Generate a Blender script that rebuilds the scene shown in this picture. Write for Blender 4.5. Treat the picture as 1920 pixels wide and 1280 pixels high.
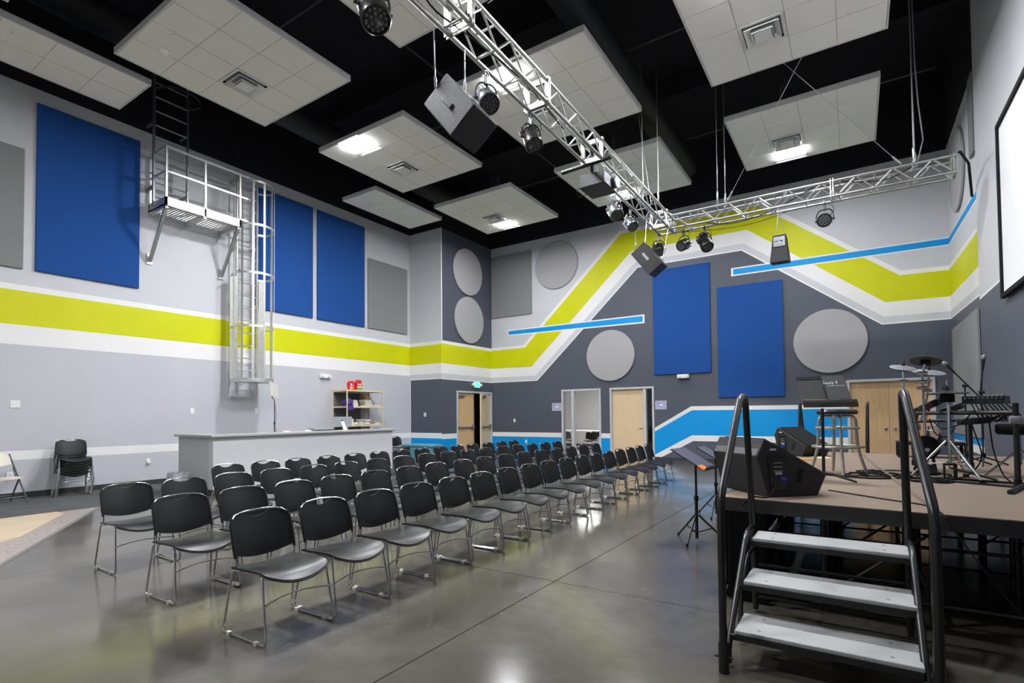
import bpy, math, random
from mathutils import Vector, Matrix, Quaternion
random.seed(7)
scene = bpy.context.scene
for o in list(bpy.data.objects): bpy.data.objects.remove(o, do_unlink=True)
COL = scene.collection

# ------------------------------------------------------------------ camera
f_px, yaw, pitch, roll = 985.574, 0.579936, 0.0264179, -0.0090164
cam = bpy.data.cameras.new('camera'); camo = bpy.data.objects.new('camera', cam); COL.objects.link(camo)
cam.sensor_fit = 'HORIZONTAL'; cam.sensor_width = 36.0; cam.lens = f_px/1920*36
cam.shift_x = 0.0; cam.shift_y = (751.99-640)/1920
cam.clip_start = 0.05; cam.clip_end = 100
cy, sy = math.cos(yaw), math.sin(yaw); cp, sp = math.cos(pitch), math.sin(pitch); cr, sr = math.cos(roll), math.sin(roll)
fw = Vector((-sy*cp, cy*cp, sp)); R0 = Vector((cy, sy, 0)); U0 = Vector((sp*sy, -sp*cy, cp))
rt = R0*cr+U0*sr; up = R0*-sr+U0*cr
M = Matrix((rt, up, -fw)).transposed().to_4x4(); M.translation = (0, 0, 1.3767)
camo.matrix_world = M
scene.camera = camo
# ------------------------------------------------------------------ world, exposure
w = bpy.data.worlds.new('world'); scene.world = w; w.use_nodes = True
w.node_tree.nodes['Background'].inputs[0].default_value = (0.02, 0.02, 0.022, 1)
w.node_tree.nodes['Background'].inputs[1].default_value = 0.3
vs = scene.view_settings; vs.view_transform = 'Standard'; vs.look = 'None'; vs.gamma = 1.0; vs.use_curve_mapping = False
vs.exposure = 2.2
LAMP = 62.0           # ceiling fixture emission

# ------------------------------------------------------------------ materials
MATS = {}
def lin(c):
    return tuple(((x/255)/12.92 if x/255 <= .04045 else ((x/255+.055)/1.055)**2.4) for x in c)
def mat(name, col, rough=.5, metal=0.0, spec=.5, noise=0.0, nscale=30.0, bump=0.0, emit=None, estr=0.0, trans=0.0, alpha=1.0, coat=0.0, col2=None, stretch=None):
    if name in MATS: return MATS[name]
    m = bpy.data.materials.new(name); m.use_nodes = True; nt = m.node_tree; b = nt.nodes['Principled BSDF']
    c = lin(col)
    b.inputs['Base Color'].default_value = (*c, 1); b.inputs['Roughness'].default_value = rough
    b.inputs['Metallic'].default_value = metal; b.inputs['Specular IOR Level'].default_value = spec
    if coat: b.inputs['Coat Weight'].default_value = coat
    if trans: b.inputs['Transmission Weight'].default_value = trans
    if alpha < 1: b.inputs['Alpha'].default_value = alpha
    if emit: b.inputs['Emission Color'].default_value = (*lin(emit), 1); b.inputs['Emission Strength'].default_value = estr
    if noise or bump:
        tc = nt.nodes.new('ShaderNodeTexCoord'); n = nt.nodes.new('ShaderNodeTexNoise')
        n.inputs['Scale'].default_value = nscale; n.inputs['Detail'].default_value = 6
        src = tc.outputs['Object']
        if stretch:
            mp = nt.nodes.new('ShaderNodeMapping'); mp.inputs['Scale'].default_value = stretch
            nt.links.new(src, mp.inputs[0]); src = mp.outputs[0]
        nt.links.new(src, n.inputs['Vector'])
        if noise:
            r = nt.nodes.new('ShaderNodeValToRGB'); d = col2 and lin(col2)
            r.color_ramp.elements[0].position = .3; r.color_ramp.elements[1].position = .7
            r.color_ramp.elements[0].color = (*(d or tuple(x*(1-noise) for x in c)), 1)
            r.color_ramp.elements[1].color = (*(c if d else tuple(min(1, x*(1+noise)) for x in c)), 1)
            nt.links.new(n.outputs['Fac'], r.inputs[0]); nt.links.new(r.outputs[0], b.inputs['Base Color'])
        if bump:
            bp = nt.nodes.new('ShaderNodeBump'); bp.inputs['Strength'].default_value = bump; bp.inputs['Distance'].default_value = .01
            nt.links.new(n.outputs['Fac'], bp.inputs['Height']); nt.links.new(bp.outputs[0], b.inputs['Normal'])
    MATS[name] = m; return m
P_LIGHT = mat('paint_light_grey', (205, 207, 211), .55, spec=.3, noise=.015, nscale=3)
P_GREY = mat('paint_grey', (195, 196, 202), .55, spec=.3, noise=.015, nscale=3)
P_WHITE = mat('paint_white', (236, 235, 234), .5, spec=.3, noise=.01, nscale=3)
P_GREEN = mat('paint_green', (208, 212, 2), .5, spec=.3, noise=.02, nscale=3)
P_SLATE = mat('paint_slate', (83, 88, 99), .5, spec=.35, noise=.03, nscale=3)
P_BLUE = mat('paint_blue', (0, 152, 222), .5, spec=.3, noise=.02, nscale=3)
P_BLACK = mat('paint_black', (38, 37, 42), .85, spec=.15, noise=.15, nscale=4)
P_NEAR = mat('paint_pale_grey', (202, 203, 207), .5, spec=.3, noise=.015, nscale=3)
F_BLUE = mat('fabric_blue', (40, 82, 150), .95, spec=.1, noise=.12, nscale=220, bump=.3)
F_GREY = mat('fabric_grey', (138, 139, 139), .95, spec=.1, noise=.08, nscale=220, bump=.3)
F_PALE = mat('fabric_pale_grey', (172, 171, 172), .95, spec=.1, noise=.06, nscale=220, bump=.3)
RUBBER = mat('rubber_base', (62, 60, 60), .6, spec=.3, noise=.05)
TILE = mat('ceiling_tile', (236, 235, 228), .9, spec=.15, noise=.035, nscale=160, bump=.25)
TFRAME = mat('cloud_frame', (205, 205, 205), .45, spec=.4, noise=.02)
TEE = mat('cloud_tee', (196, 195, 190), .55, noise=.02)
GLOW = mat('lamp_lens', (255, 255, 255), .5, emit=(250, 251, 255), estr=LAMP, noise=.001)
WMETAL = mat('white_metal', (226, 226, 224), .4, noise=.02)
ALU = mat('aluminium', (205, 205, 203), .32, metal=1.0, noise=.06, nscale=12, stretch=(6, 6, 1))
MILL = mat('mill_aluminium', (214, 213, 210), .42, metal=.85, noise=.07, nscale=14)
CHROME = mat('chrome', (205, 206, 208), .12, metal=1.0, noise=.03)
GALV = mat('galvanised', (190, 190, 188), .45, metal=.9, noise=.1, nscale=30)
PLASTIC = mat('black_plastic', (15, 16, 18), .45, spec=.45, noise=.08, nscale=90, bump=.08)
SEATP = mat('black_seat_plastic', (24, 24, 27), .36, spec=.5, noise=.06, nscale=90, bump=.06)
BLACKM = mat('black_metal', (22, 22, 23), .32, spec=.55, noise=.1)
BLACKMAT = mat('black_matte', (20, 20, 21), .8, spec=.25, noise=.15, nscale=60)
SPKBLK = mat('speaker_black', (38, 38, 40), .6, spec=.45, noise=.25, nscale=240, bump=.5)
SPKGREY = mat('speaker_textured', (30, 30, 32), .55, spec=.5, noise=.3, nscale=200, bump=.6)
GLIDE = mat('clear_glide', (205, 200, 186), .3, noise=.05)
WOOD = mat('door_maple', (221, 187, 142), .45, noise=.07, nscale=5, stretch=(7, 7, .7), col2=(207, 170, 124))
WOODL = mat('door_maple_pale_lit', (236, 214, 174), .45, noise=.05, nscale=5, stretch=(7, 7, .7), col2=(228, 204, 162))
FRAMEP = mat('door_frame_grey', (196, 198, 200), .4, noise=.03)
STEEL = mat('brushed_steel', (188, 188, 190), .3, metal=1.0, noise=.05)
DARKG = mat('unlit_room_dark', (30, 32, 36), .7, noise=.1)  # unlit rooms behind the doors: their darkness is put into the wall colour
GLASS = mat('glass', (255, 255, 255), .02, trans=1.0, noise=.001)
WPL = mat('white_plastic', (238, 238, 236), .4, noise=.01)
COUNT = mat('counter_laminate', (176, 175, 175), .35, noise=.05, nscale=120)
BOOTH = mat('booth_paint', (206, 206, 209), .55, noise=.02)
BOOTHE = mat('booth_end_tone', (190, 193, 196), .55, noise=.02)  # slightly darker and cooler than the other booth faces
BEIGE = mat('shelf_beige', (222, 206, 172), .45, noise=.04)
HARDB = mat('hardboard', (150, 132, 100), .7, noise=.08)
TEAL = mat('tote_teal', (112, 176, 190), .4, noise=.04)
STAGEC = mat('stage_carpet', (152, 136, 122), .95, spec=.1, noise=.16, nscale=260, bump=.7)
CURT = mat('black_curtain', (13, 13, 14), .95, spec=.1, noise=.2, nscale=40)
TREAD = mat('stair_tread', (172, 174, 174), .75, noise=.09, nscale=260, bump=.35)
BEIGEP = mat('beige_plastic', (228, 220, 202), .45, noise=.03)
DKMET = mat('dark_grey_metal', (84, 86, 90), .4, metal=.5, noise=.05)
def flat(name, col, r=.6, **k): return mat(name, col, r, noise=.03, **k)

def concrete():
    m = bpy.data.materials.new('polished_concrete'); m.use_nodes = True; nt = m.node_tree; b = nt.nodes['Principled BSDF']
    tc = nt.nodes.new('ShaderNodeTexCoord')
    n1 = nt.nodes.new('ShaderNodeTexNoise'); n1.inputs['Scale'].default_value = .75; n1.inputs['Detail'].default_value = 6; n1.inputs['Roughness'].default_value = .55; n1.inputs['Distortion'].default_value = .2
    n2 = nt.nodes.new('ShaderNodeTexNoise'); n2.inputs['Scale'].default_value = 7; n2.inputs['Detail'].default_value = 8; n2.inputs['Roughness'].default_value = .7
    n3 = nt.nodes.new('ShaderNodeTexNoise'); n3.inputs['Scale'].default_value = 1.6; n3.inputs['Detail'].default_value = 5
    for n in (n1, n2, n3): nt.links.new(tc.outputs['Object'], n.inputs['Vector'])
    r1 = nt.nodes.new('ShaderNodeValToRGB'); e = r1.color_ramp.elements
    e[0].position = .3; e[0].color = (*lin((66, 63, 57)), 1); e[1].position = .72; e[1].color = (*lin((108, 104, 95)), 1)
    k = r1.color_ramp.elements.new(.5); k.color = (*lin((85, 82, 74)), 1)
    r2 = nt.nodes.new('ShaderNodeValToRGB'); e = r2.color_ramp.elements
    e[0].position = .35; e[0].color = (.9, .89, .88, 1); e[1].position = .65; e[1].color = (1.05, 1.05, 1.05, 1)
    mx = nt.nodes.new('ShaderNodeMix'); mx.data_type = 'RGBA'; mx.blend_type = 'MULTIPLY'; mx.inputs[0].default_value = 1
    nt.links.new(n1.outputs['Fac'], r1.inputs[0]); nt.links.new(n2.outputs['Fac'], r2.inputs[0])
    nt.links.new(r1.outputs[0], mx.inputs[6]); nt.links.new(r2.outputs[0], mx.inputs[7]); nt.links.new(mx.outputs[2], b.inputs['Base Color'])
    mr = nt.nodes.new('ShaderNodeMapRange'); mr.inputs[1].default_value = .3; mr.inputs[2].default_value = .7; mr.inputs[3].default_value = .12; mr.inputs[4].default_value = .23
    nt.links.new(n3.outputs['Fac'], mr.inputs[0]); nt.links.new(mr.outputs[0], b.inputs['Roughness'])
    b.inputs['Specular IOR Level'].default_value = .7
    return m
CONC = concrete()
def carpet():
    m = bpy.data.materials.new('striped_carpet'); m.use_nodes = True; nt = m.node_tree; b = nt.nodes['Principled BSDF']
    tc = nt.nodes.new('ShaderNodeTexCoord'); mp = nt.nodes.new('ShaderNodeMapping'); mp.inputs['Scale'].default_value = (40, 1.2, 1)
    n = nt.nodes.new('ShaderNodeTexNoise'); n.inputs['Scale'].default_value = 1.0; n.inputs['Detail'].default_value = 4
    nt.links.new(tc.outputs['Object'], mp.inputs[0]); nt.links.new(mp.outputs[0], n.inputs['Vector'])
    r = nt.nodes.new('ShaderNodeValToRGB'); r.color_ramp.interpolation = 'CONSTANT'; e = r.color_ramp.elements
    e[0].position = 0; e[0].color = (*lin((70, 72, 74)), 1); e[1].position = .42; e[1].color = (*lin((98, 100, 101)), 1)
    for p, c in ((.55, (82, 84, 86)), (.63, (122, 124, 116)), (.67, (84, 86, 88)), (.74, (84, 110, 138)), (.76, (90, 92, 94))):
        k = e.new(p); k.color = (*lin(c), 1)
    nt.links.new(n.outputs['Fac'], r.inputs[0]); nt.links.new(r.outputs[0], b.inputs['Base Color'])
    b.inputs['Roughness'].default_value = .95; b.inputs['Specular IOR Level'].default_value = .1
    return m
CARPET = carpet()

# ------------------------------------------------------------------ mesh builder
class MB:
    def __init__(s): s.v = []; s.f = []; s.m = []
    def add(s, vs, fs, mi=0, M=None):
        b = len(s.v)
        for p in vs:
            p = Vector(p); s.v.append(M @ p if M is not None else p)
        for f in fs: s.f.append([b+i for i in f]); s.m.append(mi)
        return s
    def box(s, x0, x1, y0, y1, z0, z1, mi=0, M=None):
        vs = [(x0,y0,z0),(x1,y0,z0),(x1,y1,z0),(x0,y1,z0),(x0,y0,z1),(x1,y0,z1),(x1,y1,z1),(x0,y1,z1)]
        return s.add(vs, [(0,3,2,1),(4,5,6,7),(0,1,5,4),(1,2,6,5),(2,3,7,6),(3,0,4,7)], mi, M)
    def obox(s, P, a, b, c, mi=0):
        P, a, b, c = map(Vector, (P, a, b, c))
        vs = [P, P+a, P+a+b, P+b, P+c, P+a+c, P+a+b+c, P+b+c]
        fs = [(0,3,2,1),(4,5,6,7),(0,1,5,4),(1,2,6,5),(2,3,7,6),(3,0,4,7)]
        if a.cross(b).dot(c) < 0: fs = [tuple(reversed(f)) for f in fs]
        return s.add(vs, fs, mi)
    def quad(s, pts, mi=0): return s.add(pts, [tuple(range(len(pts)))], mi)
    def tube(s, pts, r, n=8, mi=0, closed=False, M=None):
        pts = [Vector(p) for p in pts]; N = len(pts); vs = []; fs = []
        rr = r if isinstance(r, (list, tuple)) else [r]*N
        T = []
        for i in range(N):
            if closed: t = pts[(i+1) % N]-pts[i-1]
            else: t = pts[min(i+1, N-1)]-pts[max(i-1, 0)]
            T.append(t.normalized())
        a = Vector((0, 0, 1)) if abs(T[0].z) < .9 else Vector((1, 0, 0))
        u = T[0].cross(a).normalized()
        for i in range(N):
            if i:
                q = T[i-1].rotation_difference(T[i]); u = (q @ u); u = (u-T[i]*u.dot(T[i])).normalized()
            v = T[i].cross(u)
            for k in range(n):
                an = 2*math.pi*k/n; vs.append(pts[i]+(u*math.cos(an)+v*math.sin(an))*rr[i])
        for i in range(N if closed else N-1):
            j = (i+1) % N
            for k in range(n):
                l = (k+1) % n; fs.append((i*n+k, i*n+l, j*n+l, j*n+k))
        if not closed:
            fs.append(tuple(reversed(range(n)))); fs.append(tuple(range((N-1)*n, N*n)))
        return s.add(vs, fs, mi, M)
    def cyl(s, a, b, r, n=12, mi=0, r2=None, M=None): return s.tube([a, b], [r, r if r2 is None else r2], n, mi, M=M)
    def lathe(s, prof, n=24, mi=0, M=None):
        vs = []; fs = []
        for r, z in prof:
            for k in range(n): an = 2*math.pi*k/n; vs.append((r*math.cos(an), r*math.sin(an), z))
        for i in range(len(prof)-1):
            for k in range(n):
                l = (k+1) % n; fs.append((i*n+k, i*n+l, (i+1)*n+l, (i+1)*n+k))
        fs.append(tuple(reversed(range(n)))); fs.append(tuple(range((len(prof)-1)*n, len(prof)*n)))
        return s.add(vs, fs, mi, M)
    def prism(s, poly, d0, d1, mp, mi=0):
        """poly in 2D, mp(u,v,d)->xyz"""
        n = len(poly); vs = [mp(u, v, d0) for u, v in poly]+[mp(u, v, d1) for u, v in poly]
        fs = [tuple(reversed(range(n))), tuple(range(n, 2*n))]+[(i, (i+1) % n, n+(i+1) % n, n+i) for i in range(n)]
        return s.add(vs, fs, mi)
    def sheet(s, grid, mi=0, close=True, t=None):
        """grid[i][j] of points; thickness vector fn t"""
        ni, nj = len(grid), len(grid[0]); b = len(s.v)
        vs = [grid[i][j] for i in range(ni) for j in range(nj)]
        fs = [(i*nj+j, (i+1)*nj+j, (i+1)*nj+j+1, i*nj+j+1) for i in range(ni-1) for j in range(nj-1)]
        if t is not None:
            o = ni*nj; vs += [Vector(p)+Vector(t) for p in vs]
            fs += [tuple(o+k for k in reversed(f)) for f in list(fs)]
            ring = [i*nj for i in range(ni)]+[(ni-1)*nj+j for j in range(1, nj)]+[i*nj+nj-1 for i in range(ni-2, -1, -1)]+[j for j in range(nj-2, 0, -1)]
            for k in range(len(ring)):
                a, c = ring[k], ring[(k+1) % len(ring)]; fs.append((a, o+a, o+c, c))
        return s.add(vs, fs, mi)
    def mesh(s, name, mats, smooth=None):
        me = bpy.data.meshes.new(name); me.from_pydata([tuple(p) for p in s.v], [], s.f)
        for m in (mats if isinstance(mats, (list, tuple)) else [mats]): me.materials.append(m)
        for p, mi in zip(me.polygons, s.m): p.material_index = mi
        import bmesh
        bm = bmesh.new(); bm.from_mesh(me); bmesh.ops.recalc_face_normals(bm, faces=bm.faces[:]) if s.__dict__.get('recalc', True) else None
        bm.to_mesh(me); bm.free()
        if smooth is not None:
            me.shade_smooth(); me.set_sharp_from_angle(angle=math.radians(smooth))
        me.update(); return me
    def build(s, name, mats, parent=None, smooth=None, bevel=0.0, loc=None, rot=None):
        o = bpy.data.objects.new(name, s.mesh(name, mats, smooth)); COL.objects.link(o)
        if parent is not None: o.parent = parent
        if loc is not None: o.location = loc
        if rot is not None: o.rotation_euler = rot
        if bevel:
            b = o.modifiers.new('bevel', 'BEVEL'); b.width = bevel; b.segments = 2; b.limit_method = 'ANGLE'; b.angle_limit = math.radians(40)
        return o
def tag(o, label=None, cat=None, group=None, kind=None):
    if label: o['label'] = label
    if cat: o['category'] = cat
    if group: o['group'] = group
    if kind: o['kind'] = kind
    return o
def thing(name, label, cat, loc=(0, 0, 0), rz=0.0, group=None):
    o = bpy.data.objects.new(name, None); COL.objects.link(o); o.location = loc; o.rotation_euler = (0, 0, rz); o.empty_display_size = .1
    return tag(o, label, cat, group)
def struct(o): o['kind'] = 'structure'; return o
def copy_tree(o, parent=None):
    c = o.copy(); COL.objects.link(c); c.parent = parent
    for ch in list(o.children): copy_tree(ch, c)
    return c
def reuse(name, me, parent, loc=(0, 0, 0), rot=None):
    o = bpy.data.objects.new(name, me); COL.objects.link(o); o.parent = parent; o.location = loc
    if rot is not None: o.rotation_euler = rot
    return o
def arc(c, r, a0, a1, n, fn):
    return [fn(c[0]+r*math.cos(a0+(a1-a0)*i/n), c[1]+r*math.sin(a0+(a1-a0)*i/n)) for i in range(n+1)]
def fillet(pts, r, n=4):
    """round the corners of a polyline"""
    P = [Vector(p) for p in pts]; out = [P[0]]
    for i in range(1, len(P)-1):
        a = (P[i-1]-P[i]); b = (P[i+1]-P[i]); d = min(r, a.length*.45, b.length*.45)
        p0 = P[i]+a.normalized()*d; p1 = P[i]+b.normalized()*d
        for k in range(n+1):
            t = k/n; out.append(p0*(1-t)**2+P[i]*2*t*(1-t)+p1*t*t)
    out.append(P[-1]); return out
def text_mesh(body, size, extrude=.0008, align='CENTER'):
    cu = bpy.data.curves.new('lettering', 'FONT'); cu.body = body; cu.size = size; cu.extrude = extrude; cu.align_x = align; cu.align_y = 'CENTER'; cu.resolution_u = 2
    o = bpy.data.objects.new('lettering', cu); COL.objects.link(o)
    dg = bpy.context.evaluated_depsgraph_get(); me = bpy.data.meshes.new_from_object(o.evaluated_get(dg))
    bpy.data.objects.remove(o, do_unlink=True); bpy.data.curves.remove(cu); return me

# ------------------------------------------------------------------ room shell
XL, YC, XC, YB, XA, XN, YN = -12.34, 12.69, -10.97, 15.44, 1.84, 1.80, 11.85
ZP, ZT, YR = 7.385, 9.2, -5.0    # black paint line, ceiling, rear wall
def walls():
    # ---- left wall
    mp = lambda u, z, d=0: (XL+d, u, z)
    b = MB(); b.recalc = False
    def rect(mp, u0, u1, z0, z1, d, mi, flip=False):
        q = [mp(u0, z0, d), mp(u1, z0, d), mp(u1, z1, d), mp(u0, z1, d)]
        b.quad(q[::-1] if flip else q, mi)
    mats = [P_LIGHT, P_GREY, P_WHITE, P_GREEN, P_SLATE, P_BLUE, P_BLACK, P_NEAR]
    L, G, W, GR, S, B, K, N = range(8)
    # left wall faces +X
    for z0, z1, mi in ((0, .67, G), (.67, .83, W), (.83, 2.70, G), (2.70, 3.05, W), (3.05, 3.66, GR), (3.66, 3.765, W), (3.765, ZP, L), (ZP, ZT, K)):
        rect(mp, YR, YC, z0, z1, 0, mi)
    b.box(XL-.2, XL-.002, YR, YC, 0, ZT, G)
    wl = struct(b.build('wall_left', mats))
    # column front (faces -Y)
    b = MB(); b.recalc = False; mp2 = lambda u, z, d=0: (u, YC-d, z)
    for z0, z1, mi in ((0, .66, B), (.66, .83, W), (.83, 2.55, S), (2.55, 2.58, W), (2.58, 2.73, L), (2.73, 3.05, W), (3.05, 3.66, GR), (3.66, 3.77, W), (3.77, ZP, L), (ZP, ZT, K)):
        rect(mp2, XL, XC, z0, z1, 0, mi)
    rect(mp2, XL, XL+.035, .1, 2.57, .002, W)
    struct(b.build('wall_column_front', mats))
    # return wall (faces +X), door opening Y 13.42..15.36 (to 2.15)
    b = MB(); b.recalc = False; mp3 = lambda u, z, d=0: (XC+d, u, z)
    dy0, dy1, dz = 13.47, 15.36, 2.15
    for z0, z1, mi in ((0, .64, B), (.64, .80, W), (.80, dz, S)):
        rect(mp3, YC, dy0, z0, z1, 0, mi); rect(mp3, dy1, YB, z0, z1, 0, mi)
    for z0, z1, mi in ((dz, 2.54, S), (2.54, 2.57, W), (2.57, 2.73, L), (2.73, 3.05, W), (3.05, 3.68, GR), (3.68, 3.78, W), (3.78, ZP, S), (ZP, ZT, K)):
        rect(mp3, YC, YB, z0, z1, 0, mi)
    rect(mp3, YC, YC+.04, 3.78, ZP, .002, W)
    for (ya, yb) in ((dy0, dy0-.0), (dy1, dy1)): b.quad([(XC, ya, 0), (XC-.18, ya, 0), (XC-.18, ya, dz), (XC, ya, dz)], S)
    b.quad([(XC, dy0, dz), (XC, dy1, dz), (XC-.18, dy1, dz), (XC-.18, dy0, dz)], S)
    struct(b.build('wall_column_side', mats))
    # back wall (faces -Y) with three openings
    b = MB(); b.recalc = False; mp4 = lambda u, z, d=0: (u, YB-d, z)
    ops = ((-8.10, -6.80, 2.15), (-6.40, -5.09, 2.15), (-.14, 1.48, 2.12))
    xs = [XC]
    for x0, x1, zz in ops:
        rect(mp4, xs[-1], x0, 0, 2.15, 0, S); xs.append(x1)
        b.quad([(x0, YB, 0), (x0, YB+.18, 0), (x0, YB+.18, zz), (x0, YB, zz)], S); b.quad([(x1, YB, 0), (x1, YB, zz), (x1, YB+.18, zz), (x1, YB+.18, 0)], S)
        b.quad([(x0, YB, zz), (x0, YB+.18, zz), (x1, YB+.18, zz), (x1, YB, zz)], S)
        if zz < 2.15: rect(mp4, x0, x1, zz, 2.15, 0, S)
    rect(mp4, xs[-1], XA, 0, 2.15, 0, S)
    rect(mp4, XC, XA, 2.15, ZP, 0, S); rect(mp4, XC, XA, ZP, ZT, 0, K)
    def poly(pts, d, mi): b.quad([mp4(u, z, d) for u, z in pts], mi)
    PL = [  # stacked boundaries from slate upwards
        [(XC, 2.545), (-9.075, 2.54), (-5.49, 5.835), (-2.545, 5.83), (.555, 3.475), (XA, 3.47)],
        [(XC, 2.58), (-9.09, 2.57), (-5.50, 5.87), (-2.53, 5.87), (.565, 3.51), (XA, 3.50)],
        [(XC, 2.73), (-9.147, 2.72), (-5.56, 6.02), (-2.49, 6.02), (.597, 3.66), (XA, 3.65)],
        [(XC, 3.05), (-9.31, 3.035), (-5.68, 6.38), (-2.40, 6.38), (.636, 4.01), (XA, 3.99)],
        [(XC, 3.70), (-9.565, 3.71), (-6.01, 6.98), (-2.12, 6.97), (.929, 4.615), (XA, 4.60)],
        [(XC, 3.80), (-9.62, 3.80), (-6.07, 7.08), (-2.06, 7.07), (.965, 4.72), (XA, 4.70)]]
    cols = [W, L, W, GR, W]
    for k in range(5):
        for i in range(5):
            poly([PL[k][i], PL[k][i+1], PL[k+1][i+1], PL[k+1][i]], .002, cols[k])
    top = PL[5]
    for i in range(5): poly([top[i], top[i+1], (top[i+1][0], ZP), (top[i][0], ZP)], .002, L)
    # bright blue strips with white edges
    poly([(-10.27, 4.18), (-5.30, 4.12), (-5.30, 4.385), (-10.27, 4.385)], .004, W)
    poly([(-10.23, 4.215), (-5.35, 4.165), (-5.35, 4.345), (-10.23, 4.345)], .006, B)
    poly([(-2.82, 5.16), (XA, 5.155), (XA, 5.355), (-2.82, 5.385)], .004, W)
    poly([(-2.77, 5.195), (XA, 5.185), (XA, 5.325), (-2.77, 5.35)], .006, B)
    # low bands
    for x0, x1 in ((XC, -8.10), (-6.80, -6.40)):
        rect(mp4, x0, x1, 0, .63, .002, B); rect(mp4, x0, x1, .63, .78, .002, W)
    poly([(-5.09, .05), (-4.86, .09), (-3.924, .59), (-.14, .585), (-.14, 1.57), (-3.967, 1.585), (-5.09, .93)], .002, W)
    poly([(-5.09, .14), (-3.956, .756), (-.14, .75), (-.14, 1.46), (-3.945, 1.47), (-5.09, .82)], .004, B)
    struct(b.build('wall_back', mats))
    # alcove side wall (faces -X)
    b = MB(); b.recalc = False; mp5 = lambda u, z, d=0: (XA-d, u, z)
    zs = (0, .6, .75, 1.47, 1.58, 3.47, 3.50, 3.65, 3.99, 4.60, 4.70, 5.155, 5.185, 5.325, 5.355, ZP, ZT)
    ms = (S, W, B, W, S, W, L, W, GR, W, L, W, B, W, L, K)
    for i in range(len(zs)-1):
        za, zb = zs[i], zs[i+1]; y0 = YN-.4
        b.quad([mp5(YB, za), mp5(YB if False else y0, za-(.10 if 1 < za < 7 else 0)), mp5(y0, zb-(.10 if 1 < zb < 7 else 0)), mp5(YB, zb)], ms[i])
    struct(b.build('wall_alcove', mats))
    # near right wall (faces -X)
    b = MB(); b.recalc = False; mp6 = lambda u, z, d=0: (XN-d, u, z)
    def rr(z0, z1, mi, za=0): b.quad([mp6(YN, z0), mp6(YR, z0-za), mp6(YR, z1-za), mp6(YN, z1)], mi)
    rr(0, 3.27, S); rr(3.27, 3.31, W); rr(3.31, 8.9, N); rr(8.9, ZT, K)
    b.quad([(XN, YN, 0), (XN, YN, 8.9), (XN+.3, YN, 8.9), (XN+.3, YN, 0)], N)
    struct(b.build('wall_right', mats))
    b = MB(); b.recalc = False
    b.quad([(XN, YR, 0), (XL, YR, 0), (XL, YR, ZP), (XN, YR, ZP)], L); b.quad([(XN, YR, ZP), (XL, YR, ZP), (XL, YR, ZT), (XN, YR, ZT)], K)
    struct(b.build('wall_rear', mats))
    b = MB(); b.box(XL-.2, XA+.3, YR-.1, YB+.2, ZT, ZT+.1); struct(b.build('ceiling', P_BLACK))
walls()

# floor: base with concrete slabs separated by control joints, carpet and vinyl inlays
b = MB(); b.box(XL, XA+.2, YR, YB+.2, -.08, -.012); floor = struct(b.build('floor', mat('joint_dark', (92, 84, 74), .8, noise=.2)))
gx = [-10.0, -6.22, -2.12, XN+.1]; gy = [YR, -.3, 3.85, 8.0, 12.1, 13.95, YB]
gap = .004
DA, DB = Vector((-9.95, 3.40)), Vector((-6.73, 1.51))       # diagonal end of the concrete towards the vinyl
ds = (DB.y-DA.y)/(DB.x-DA.x)
def dline(x): return DA.y+ds*(x-DA.x)
def clip_above(poly):
    out = []
    for i in range(len(poly)):
        a, c = poly[i], poly[(i+1) % len(poly)]; fa, fc = a[1]-dline(a[0]), c[1]-dline(c[0])
        if fa >= 0: out.append(a)
        if fa*fc < 0:
            t = fa/(fa-fc); out.append((a[0]+(c[0]-a[0])*t, a[1]+(c[1]-a[1])*t))
    return out
for i in range(len(gx)-1):
    for j in range(len(gy)-1):
        p = [(gx[i]+gap, gy[j]+gap), (gx[i+1]-gap, gy[j]+gap), (gx[i+1]-gap, gy[j+1]-gap), (gx[i]+gap, gy[j+1]-gap)]
        if i < 2: p = clip_above(p)
        if len(p) < 3: continue
        b = MB(); b.prism(p, -.012, 0, lambda u, v, d: (u, v, d)); b.build('concrete_slab', CONC, floor)
b = MB(); b.box(XL, -10.004, YR, YC, -.012, .003); b.build('carpet', CARPET, floor)
b = MB(); b.box(XL, -10.004, YC, YB, -.012, 0); b.build('concrete_slab', CONC, floor)
VW = mat('vinyl_grey_wood', (176, 166, 160), .4, noise=.16, nscale=3, stretch=(2, 14, 1), col2=(140, 130, 124))
VB = mat('vinyl_beige', (216, 196, 164), .35, noise=.06, nscale=3, col2=(205, 184, 152))
TRIM = mat('vinyl_trim', (118, 116, 114), .5, noise=.03)
b = MB(); b.prism([(-9.996, YR), (-6.73-.01+(1.51-YR)*-0/1, YR), (-6.73+0, 1.50), (-9.96, 3.40-.012)], -.012, .001, lambda u, v, d: (u, v, d)); b.build('vinyl_floor', VW, floor)
b = MB(); b.prism([(-9.994, YR), (-8.1, YR), (-7.9, 1.60), (-8.25, 2.02), (-9.70, 2.86), (-9.994, 2.86)], .001, .0025, lambda u, v, d: (u, v, d)); b.build('vinyl_inlay', VB, floor)
dn = Vector((-ds, 1)).normalized()*.045
b = MB(); b.prism([(DA.x, DA.y), (DB.x, DB.y), (DB.x-dn.x, DB.y-dn.y), (DA.x-dn.x, DA.y-dn.y)], 0, .004, lambda u, v, d: (u, v, d)); b.build('edge_strip', TRIM, floor)
b = MB(); b.prism([(DB.x, DB.y), (-6.73, YR), (-6.775, YR), (DB.x-.045, DB.y)], 0, .004, lambda u, v, d: (u, v, d)); b.build('edge_strip', TRIM, floor)

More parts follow.
